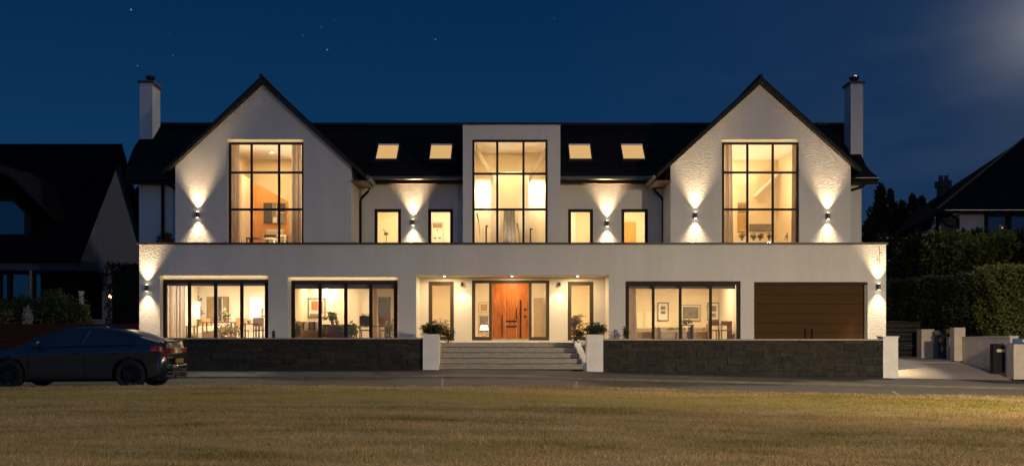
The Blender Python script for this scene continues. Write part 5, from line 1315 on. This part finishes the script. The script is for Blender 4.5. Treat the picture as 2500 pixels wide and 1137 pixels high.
# extension
zx = PZ(648, 38.2)
mb = MB(); XE = -16.7
mb.box(PX(100, 37.6), XE, 37.8, 40.24, -1.2, 2.35); mb.box(-42, PX(100, 37.6), 37.8, 41.5, -1.2, PZ(732, 37.8)); mb.box(-42, PX(100, 37.6), 37.8, 41.5, PZ(660, 37.8), 2.35)
mb.build('extension', M['neigh_clad'], lh)
mb = MB(); mb.slab([(-42, 37.4, 2.42), (XE + .1, 37.4, 2.42), (XE + .1, De + .2, 2.5), (-42, De + .2, 2.5)], .12); mb.build('extension_roof', M['neigh_slate'], lh)
mb = MB()
for x in (-8, 17, 74): mb.box(PX(x, 37.7), PX(x, 37.7) + .1, 37.68, 37.8, PZ(732, 37.8), PZ(660, 37.8))
mb.box(-24, PX(100, 37.7), 37.69, 37.79, PZ(660, 37.8) - .05, PZ(660, 37.8)); mb.box(-24, PX(100, 37.7), 37.69, 37.79, PZ(732, 37.8), PZ(732, 37.8) + .05)
f = mb.build('window', M['gutter'], lh); mb = MB(); mb.box(-24, PX(98, 37.8), 37.83, 37.85, PZ(732, 37.8), PZ(660, 37.8)); mb.build('pane', M['glass_dark'], f)
mb = MB(); mb.tube([(PX(75, 37.3), 37.3, -1.1), (PX(75, 37.3), 37.3, 2.4)], .06, 8); mb.build('post', M['gutter_grey'], lh)
# dormer
Dd = 40.6
mb = MB()
xa, xb = PX(-60, Dd), PX(150, Dd)
mb.prism_y([(xa, 3.3), (PX(78, Dd), 3.3), (PX(78, Dd), PZ(530, Dd)), (PX(25, Dd), PZ(462, Dd)), (xa, PZ(462, Dd))], Dd + .25, 43.6); mb.build('dormer_cheek', M['neigh_clad'], lh)
mb = MB(); mb.slab([(PX(-80, Dd), Dd, PZ(385, Dd)), (PX(30, Dd), Dd, PZ(432, Dd)), (PX(30, Dd) + 1.1, 44.0, PZ(432, Dd) + .2), (PX(-80, Dd), 44.0, PZ(385, Dd) + .2)], .12)
mb.slab([(PX(30, Dd), Dd, PZ(432, Dd)), (PX(132, Dd), Dd, PZ(532, Dd)), (PX(132, Dd) + .5, 42.2, PZ(532, Dd)), (PX(30, Dd) + 1.1, 44.0, PZ(432, Dd) + .2)], .12); mb.build('dormer_roof', M['slate'], lh)
mb = MB(); mb.prism_y([(xa, PZ(598, Dd)), (PX(56, Dd), PZ(598, Dd)), (PX(56, Dd), PZ(521, Dd)), (PX(26, Dd), PZ(490, Dd)), (xa, PZ(490, Dd))], Dd + .2, Dd + .22); mb.build('pane', M['glass_dark'], lh)
mb = MB(); mb.box(xa, PX(76, Dd), Dd + .05, Dd + .249, PZ(612, Dd), PZ(598, Dd)); mb.box(PX(56, Dd) + .002, PX(70, Dd), Dd + .1, Dd + .249, PZ(598, Dd), PZ(521, Dd)); mb.build('window_frame', M['gutter'], lh)
# pendant bulb outside gable
c = (PX(269, 41), 41.0, PZ(723, 41))
t = empty('outdoor_pendant', c, 'warm hanging bulb beside the pale gable wall of the left-hand house', 'lamp')
mb = MB(); mb.lathe([(.015, -.09), (.06, -.05), (.065, 0), (.025, .07)], c, 12); mb.build('bulb', M['bulb'], t)
mb = MB(); mb.tube([(c[0], c[1], c[2] + .07), (c[0], c[1], PZ(697, 41))], .02, 6); mb.tube([(c[0], c[1], PZ(697, 41)), (XG, c[1] + .5, PZ(697, 41))], .02, 6); mb.build('arm', M['black_metal'], t)
point((c[0], c[1] - .12, c[2]), .8, (1, .6, .28), .04)
# far slate house between
fh = empty('distant_house', (-21, 62, 0), 'small distant slate-roofed house glimpsed between the two houses on the left', 'house')
mb = MB(); mb.box(PX(300, 62), PX(345, 62), 62, 66, -1, PZ(500, 62)); mb.build('wall', M['neigh_wall'], fh)
mb = MB(); mb.prism_y([(PX(290, 61.8), PZ(502, 61.8)), (PX(360, 61.8), PZ(502, 61.8)), (PX(352, 61.8), PZ(440, 61.8)), (PX(312, 61.8), PZ(478, 61.8))], 61.8, 66); mb.build('roof', M['slate'], fh)
# conifer hedge between houses
hedge('conifer_hedge', -15.3, -13.95, 37.2, 41, -1.1, 2.6, 6000, 'narrow dark conifer hedge between the left-hand house and the white house', 'leaf_dark', faces='ftlr', ls=.07)
mb = MB(); mb.box(PX(222, 38.6), PX(292, 38.6), 38.5, 38.7, -1.1, PZ(779, 38.6)); tag(mb.build('low_garden_wall', M['white_wall'], None, loc=(PX(255, 38.6), 38.5, -1.1)), 'low pale garden wall beside the left-hand house under the hanging bulb', 'wall')
# wooden fence
t = empty('wooden_fence', (-16, 33.2, -1.25), 'dark red-brown horizontal board fence behind the parked car', 'fence')
xf0, xf1 = -30.0, PX(338, 33.2)
mb = MB()
for k in range(8): z = -1.25 + k * .2; mb.box(xf0, xf1, 33.2, 33.24, z, z + .19)
mb.build('board_panel', M['fence_wood'], t)
for k in range(8):
    x = xf1 - .1 - k * 2.4; mb = MB(); mb.box(x - .05, x + .05, 33.25, 33.35, -1.25, .36); mb.build('post', M['fence_wood'], t)
# shrubs behind the fence
D = 35.2
bush('laurel_shrub', (PX(150, D), D, PZ(770, D)), (.98, .6, .72), 6500, 'broad rounded laurel shrub behind the red-brown fence', 'leaf_laurel', .06)
bush('laurel_shrub', (PX(40, D + .5), D + .5, PZ(775, D)), (1.2, .6, .75), 5500, 'dark green shrub behind the fence at the left edge', 'leaf_laurel', .06)
bush('laurel_shrub', (PX(128, 36.4), 36.4, PZ(722, 36.4)), (.42, .35, .26), 900, 'small flat-topped shrub crown rising above the laurel', 'leaf_hedge', .06)
bush('straw_shrub', (PX(12, 34.8), 34.8, PZ(782, 34.8)), (.45, .3, .36), 900, 'pale straw-coloured grassy shrub at the left edge behind the fence', 'leaf_straw', .05)
bush('plume_plant', (PX(68, 34.6), 34.6, PZ(776, 34.6)), (.17, .15, .36), 700, 'pale white plumed plant in front of the laurel shrub', 'petal_white', .05, cat='plant')
for x, yt, nm, mm in ((197, 713, 'pale slim garden post beside the laurel shrub', 'white_wall'), (212, 745, 'dark slim garden post nearest the low pale wall', 'gutter_grey')):
    mb = MB(); X = PX(x, 36.5); mb.box(X - .06, X + .06, 36.5, 36.62, -1.1, PZ(yt, 36.5)); mb.box(X - .08, X + .08, 36.48, 36.64, PZ(yt, 36.5), PZ(yt, 36.5) + .04); tag(mb.build('garden_post', M[mm], None, loc=(X, 36.5, -1.1)), nm, 'post')

# ------------------------------------------------------------------ street lamp (stands outside the picture at the right; lights the street)
LX, LY, LZ = 16.4, 13.4, 5.6
t = empty('street_lamp', (LX + 1.6, LY, -1.5), 'galvanised street lamp on the grass verge, right of the view', 'street lamp')
mb = MB(); mb.tube([(LX + 1.6, LY, -1.6), (LX + 1.6, LY, LZ - .3), (LX + 1.3, LY, LZ + .25), (LX + .3, LY, LZ + .35)], .07, 10); mb.build('post', M['lamp_post'], t)
mb = MB(); mb.box(LX - .3, LX + .35, LY - .14, LY + .14, LZ + .26, LZ + .38); mb.build('lamp_head', M['lamp_post'], t, bevel=.02)
point((LX, LY, LZ), 750, (1, .78, .48), .25)
spot((LX, LY, LZ), (Vector((LX, LY, LZ)) - Vector((5.5, 36, -16))).to_track_quat('Z', 'Y').to_euler(), 15500, 118, 1.0, (1, .77, .45), .25)

fill_lamp = dup(t, (6 + 1.6, -10, -1.5), 'added warm fill lamp in street-lamp form, unseen behind the viewer'); t['group'] = fill_lamp['group'] = 'street lamps'  # added fill lamp behind the camera, evens out the warm front light
point((6, -10, LZ), 2600, (1, .79, .50), .2)
spot((6, -10, LZ), (rad(42), 0, 0), 16000, 95, 1.0, (1, .76, .50), .12)
# ------------------------------------------------------------------ the car
def car():
    ZR = -1.29 - 0.0; YC = 23.86
    root = empty('parked_car', (-10.3, YC, ZR), 'dark blue fastback car parked at the kerb, cut off by the left edge', 'car')
    X_ = [-12.70, -12.66, -12.58, -12.4, -12.2, -12.0, -11.8, -11.6, -11.45, -11.3, -11.1, -10.9, -10.7, -10.5, -10.3, -10.1, -9.97, -9.9, -9.75, -9.6, -9.4, -9.2, -9.05, -8.9, -8.75, -8.6, -8.45, -8.34, -8.24, -8.16, -8.08, -8.02, -7.97, -7.94]
    def I(x, t): return float(np.interp(x, [a for a, b in t], [b for a, b in t]))
    ZT = [(-12.70, .55), (-12.66, .66), (-12.58, .74), (-12.3, .86), (-12.0, .92), (-11.67, .985), (-11.5, 1.04), (-11.29, 1.17), (-11.05, 1.295), (-10.86, 1.375), (-10.6, 1.44), (-10.3, 1.475), (-10.04, 1.485), (-9.75, 1.475), (-9.5, 1.45), (-9.22, 1.405), (-9.0, 1.345), (-8.86, 1.30), (-8.49, 1.185), (-8.3, 1.13), (-8.16, 1.11), (-8.06, 1.115), (-8.02, 1.09), (-7.97, 1.0), (-7.94, .84)]
    ZS = [(-12.70, .48), (-12.58, .66), (-12.4, .74), (-12.0, .84), (-11.5, .92), (-10.5, .965), (-9.5, .985), (-8.8, 1.01), (-8.3, 1.03), (-8.06, 1.03), (-7.98, .96), (-7.94, .80)]
    WW = [(-12.70, .50), (-12.66, .62), (-12.58, .73), (-12.4, .83), (-12.2, .88), (-11.8, .915), (-10.9, .915), (-9.6, .92), (-8.9, .93), (-8.5, .90), (-8.24, .855), (-8.08, .80), (-8.0, .745), (-7.94, .66)]
    ZB = [(-12.7, .30), (-12.5, .20), (-12.2, .17), (-8.7, .19), (-8.3, .24), (-8.0, .32), (-7.94, .38)]
    sq = lambda x: x if x < -8.9 else -8.9 + (x + 8.9) * .905
    rows = []
    for x in X_:
        zt, zs, w_, zb = I(x, ZT), I(x, ZS), I(x, WW), I(x, ZB)
        h = max(zt - zs, .02); wg = w_ - .085 * min(1, h / .15)
        k = min(1, h / .42); wr = wg - (wg - .56) * k if h > .1 else wg - .06
        zm = zs + h * .90
        P = [(0, zb), (w_ * .86, zb), (w_ * .965, zb + .06), (w_ * .985, (zb + .36)), (w_ * .962, (zb + .36) + .03), (w_ * 1.0, zs - .13), (w_ * .992, zs - .07), (w_ * .965, zs - .012), (wg, zs + min(.02, h * .3)),
             (wg + (wr - wg) * .5 + .02 * k, zs + (zm - zs) * .52), (wr, zm), (wr * .82, zs + h * .965), (wr * .45, zt - .004 * k), (0, zt)]
        rows.append([(sq(x) - .16 * max(0, (x + 8.4) / .46) * (y / .9) ** 2, y, z) for y, z in P])
    n = len(rows[0]); NS = len(X_)
    vs = []
    for r in rows: vs += [(x, YC - y, ZR + z) for x, y, z in r] + [(x, YC + y, ZR + z) for x, y, z in r]
    fs, mi = [], []
    for i in range(NS - 1):
        xm = (X_[i] + X_[i + 1]) / 2
        for sd in (0, 1):
            for j in range(n - 1):
                a = i * 2 * n + sd * n + j; b = a + 1; c = a + 2 * n + 1; d = a + 2 * n
                m_ = 0
                if j in (8, 9) and -11.2 < xm < -8.75 and not (-9.97 < xm < -9.9): m_ = 1
                if j == 9 and -11.3 < xm < -11.2: m_ = 0
                if j >= 11 and -11.45 < xm < -10.72: m_ = 2
                if j >= 11 and -9.2 < xm < -8.36: m_ = 3
                if j in (5, 6) and xm > -8.32: m_ = 4
                fs.append((a, b, c, d) if sd == 0 else (a, d, c, b)); mi.append(m_)
    b0 = 0; e0 = (NS - 1) * 2 * n
    fs.append(tuple(range(0, n)) + tuple(range(2 * n - 1, n - 1, -1))); mi.append(0)
    # rear cap split by rows so the tail lamp wraps round
    for j in range(n - 1):
        fs.append((e0 + j, e0 + j + 1, e0 + n + j + 1, e0 + n + j)); mi.append(0)
    me = bpy.data.meshes.new('body'); me.from_pydata(vs, [], fs)
    for k in range(5): me.materials.append(M['car_paint'])
    me.polygons.foreach_set('material_index', mi)
    bm = bmesh.new(); bm.from_mesh(me); bmesh.ops.remove_doubles(bm, verts=bm.verts, dist=.0004); bmesh.ops.recalc_face_normals(bm, faces=bm.faces); bm.to_mesh(me); bm.free()
    body = bpy.data.objects.new('body', me); col.objects.link(body)
    WX = (-8.89, -11.72); WR = .345
    cuts = []
    for wx in WX:
        mb = MB(); mb.prism_y([(wx + .405 * math.cos(k * math.tau / 40), ZR + WR + .02 + .405 * math.sin(k * math.tau / 40)) for k in range(40)], YC - 1.2, YC - .62); cuts.append(mb.build('cut', M['tyre']))
        mb = MB(); mb.prism_y([(wx + .405 * math.cos(k * math.tau / 40), ZR + WR + .02 + .405 * math.sin(k * math.tau / 40)) for k in range(40)], YC + .62, YC + 1.2); cuts.append(mb.build('cut', M['tyre']))
    for c in cuts:
        md = body.modifiers.new('b', 'BOOLEAN'); md.operation = 'DIFFERENCE'; md.object = c; md.solver = 'EXACT'
    dg = bpy.context.evaluated_depsgraph_get(); me2 = bpy.data.meshes.new_from_object(body.evaluated_get(dg))
    bpy.data.objects.remove(body)
    for c in cuts: bpy.data.objects.remove(c)
    org = wloc(root)
    names = {0: ('body', 'car_paint'), 1: ('side_window', 'car_glass'), 2: ('windscreen', 'car_glass'), 3: ('rear_window', 'car_glass'), 4: ('tail_light', 'tail')}
    src = bmesh.new(); src.from_mesh(me2)
    nm = len(me2.materials)
    jobs = [(k, nme, mm, sd) for k, (nme, mm) in names.items() for sd in ((0,) if k not in (1, 4) else ((1, -1, 2, -2) if k == 1 else (1, -1)))]
    for k, nme, mm, sd in jobs:
        b2 = src.copy(); b2.faces.ensure_lookup_table()
        def out(f):
            if (f.material_index if f.material_index < 5 else 0) != k: return True
            if sd == 0: return False
            c_ = f.calc_center_median()
            if (c_.y - YC) * sd < 0: return True
            return k == 1 and ((abs(sd) == 1) != (c_.x < -9.93))
        bmesh.ops.delete(b2, geom=[f for f in b2.faces if out(f)], context='FACES')
        if not b2.faces: b2.free(); continue
        for f in b2.faces: f.material_index = 0; f.smooth = True
        m3 = bpy.data.meshes.new(nme); b2.to_mesh(m3); b2.free(); m3.materials.append(M[mm])
        m3.transform(Matrix.Translation(-org))
        try: m3.set_sharp_from_angle(angle=rad(32))
        except Exception: pass
        o = bpy.data.objects.new(nme, m3); col.objects.link(o); o.parent = root
    src.free()
    # arch liners (dark)
    for wx in WX:
        for s_ in (-1, 1):
            w0 = YC + s_ * .90
            t = empty('wheel', (wx, YC + s_ * .80, ZR + WR)); t.parent = root; t.location = Vector((wx, YC + s_ * .80, ZR + WR)) - org
            c = Vector((wx, YC + s_ * .80, ZR + WR))
            mb = MB(); prof = [(.235, -.10), (.30, -.115), (.335, -.10), (.345, -.06), (.345, .06), (.335, .10), (.30, .115), (.235, .10)]
            NN = 36; vv = []
            for r, yy_ in prof:
                for q in range(NN): vv.append((c.x + r * math.cos(q * math.tau / NN), c.y + yy_, c.z + r * math.sin(q * math.tau / NN)))
            ff = [(i * NN + q, i * NN + (q + 1) % NN, ((i + 1) % 8) * NN + (q + 1) % NN, ((i + 1) % 8) * NN + q) for i in range(8) for q in range(NN)]
            mb.add(vv, ff); mb.build('tyre', M['tyre'], t, smooth=True)
            mb = MB(); yo = c.y + s_ * .075
            ring = lambda r, y: [(c.x + r * math.cos(q * math.tau / NN), y, c.z + r * math.sin(q * math.tau / NN)) for q in range(NN)]
            v1 = ring(.24, yo + s_ * .02) + ring(.215, yo + s_ * .02) + ring(.21, yo - s_ * .08)
            mb.add(v1, [(i * NN + q, i * NN + (q + 1) % NN, (i + 1) * NN + (q + 1) % NN, (i + 1) * NN + q) for i in range(2) for q in range(NN)])
            for q in range(10):
                a = q * math.tau / 10; d = Vector((math.cos(a), 0, math.sin(a))); e = Vector((-math.sin(a), 0, math.cos(a)))
                pts = []
                for rr, ww in ((.04, .022), (.22, .014)):
                    for ss in (-1, 1):
                        for yy2 in (yo + s_ * .015, yo - s_ * .02): p = c + d * rr + e * ww * ss; pts.append((p.x, yy2, p.z))
                mb.add(pts, [(0, 2, 6, 4), (1, 5, 7, 3), (0, 4, 5, 1), (2, 3, 7, 6)])
            mb.add([(c.x + .06 * math.cos(q * math.tau / 14), yo + s_ * .02, c.z + .06 * math.sin(q * math.tau / 14)) for q in range(14)], [tuple(range(14))])
            mb.build('rim', M['rim'], t)
            mb = MB(); mb.prism_y([(c.x + .2 * math.cos(q * math.tau / 20), c.z + .2 * math.sin(q * math.tau / 20)) for q in range(20)], min(c.y, c.y - s_ * .04), max(c.y, c.y - s_ * .04)); mb.build('brake_disc', M['black_metal'], t)
    mb = MB(); mb.box(-12.2, -8.3, YC - .62, YC + .62, ZR + .2, ZR + .5); mb.build('underbody', M['tyre'], root)
    for s_ in (-1, 1):
        mb = MB(); bx = -11.05; mb.box(bx - .06, bx + .10, YC + s_ * .97 - .09, YC + s_ * .97 + .09, ZR + .98, ZR + 1.12); mi_ = mb.build('wing_mirror', M['car_paint'], root, bevel=.03, smooth=True)
        mb = MB(); mb.tube([(bx, YC + s_ * .84, ZR + .97), (bx, YC + s_ * .93, ZR + 1.03)], .02, 6); mb.build('stalk', M['black_metal'], mi_)
        for hx in (-10.15, -9.30):
            mb = MB(); mb.tube([(hx - .11, YC + s_ * .925, ZR + .845), (hx - .09, YC + s_ * .955, ZR + .85), (hx + .09, YC + s_ * .955, ZR + .85), (hx + .11, YC + s_ * .925, ZR + .845)], .013, 6); mb.build('door_handle', M['car_paint'], root)
        # window chrome / B-pillar glint
        mb = MB(); mb.tube([(-11.2, YC + s_ * .845, ZR + .985), (-10.3, YC + s_ * .84, ZR + 1.0), (-8.8, YC + s_ * .855, ZR + 1.045)], .008, 5); mb.build('trim_strip', M['black_metal'], root)
        mb = MB(); mb.tube([(-10.03, YC + s_ * .842, ZR + 1.02), (-9.95, YC + s_ * .77, ZR + 1.20), (-9.88, YC + s_ * .675, ZR + 1.38)], .005, 5); mb.build('pillar_glint', M['chrome'], root)  # chrome tube drawn in place of a glint on the pillar
        # door seams
        for hx in (-11.25, -9.94, -9.0):
            mb = MB(); mb.box(hx - .004, hx + .004, min(YC + s_ * .895, YC + s_ * .917), max(YC + s_ * .895, YC + s_ * .917), ZR + .30, ZR + .93); mb.build('door_seam', M['tyre'], root)
    # rear end
    mb = MB(); mb.box(-8.05, -8.02, YC - .26, YC + .26, ZR + .60, ZR + .71); mb.build('number_plate', M['plate'], root)
    mb = MB(); mb.box(-8.20, -8.005, YC - .52, YC + .52, ZR + .42, ZR + .56); mb.build('bumper', M['car_paint'], root, bevel=.03, smooth=True)
    mb = MB(); mb.box(-8.10, -8.03, YC - .50, YC + .50, ZR + .30, ZR + .39); mb.build('diffuser', M['black_metal'], root, bevel=.01)
    mb = MB(); mb.box(-8.06, -8.025, YC - .40, YC + .40, ZR + .80, ZR + .822); mb.build('boot_trim', M['chrome'], root)
    for s_ in (-1, 1):
        mb = MB(); mb.tube([(-8.2, YC + s_ * .44, ZR + .30), (-8.01, YC + s_ * .44, ZR + .30)], .045, 10); mb.tube([(-8.22, YC + s_ * .55, ZR + .30), (-8.04, YC + s_ * .55, ZR + .30)], .045, 10); mb.build('exhaust', M['chrome'], root)
        mb = MB(); a, b = sorted((YC + s_ * .30, YC + s_ * .60)); mb.box(-8.16, -8.045, a, b, ZR + .845, ZR + .96); mb.build('tail_light', M['tail'], root, bevel=.012)
    mb = MB(); mb.box(-8.28, -8.12, YC - .56, YC + .56, ZR + 1.105, ZR + 1.13); mb.build('spoiler', M['car_paint'], root, bevel=.01)
    return root
car()

# ------------------------------------------------------------------ render settings
sc.view_settings.view_transform = 'Standard'; sc.view_settings.look = 'None'
sc.view_settings.exposure = 0; sc.view_settings.gamma = 1
c = sc.cycles if hasattr(sc, 'cycles') else None
sc.render.engine = 'CYCLES'
sc.cycles.use_denoising = True
sc.cycles.max_bounces = 8; sc.cycles.diffuse_bounces = 5; sc.cycles.transparent_max_bounces = 12
sc.cycles.sample_clamp_indirect = 4.0; sc.cycles.caustics_reflective = False; sc.cycles.caustics_refractive = False
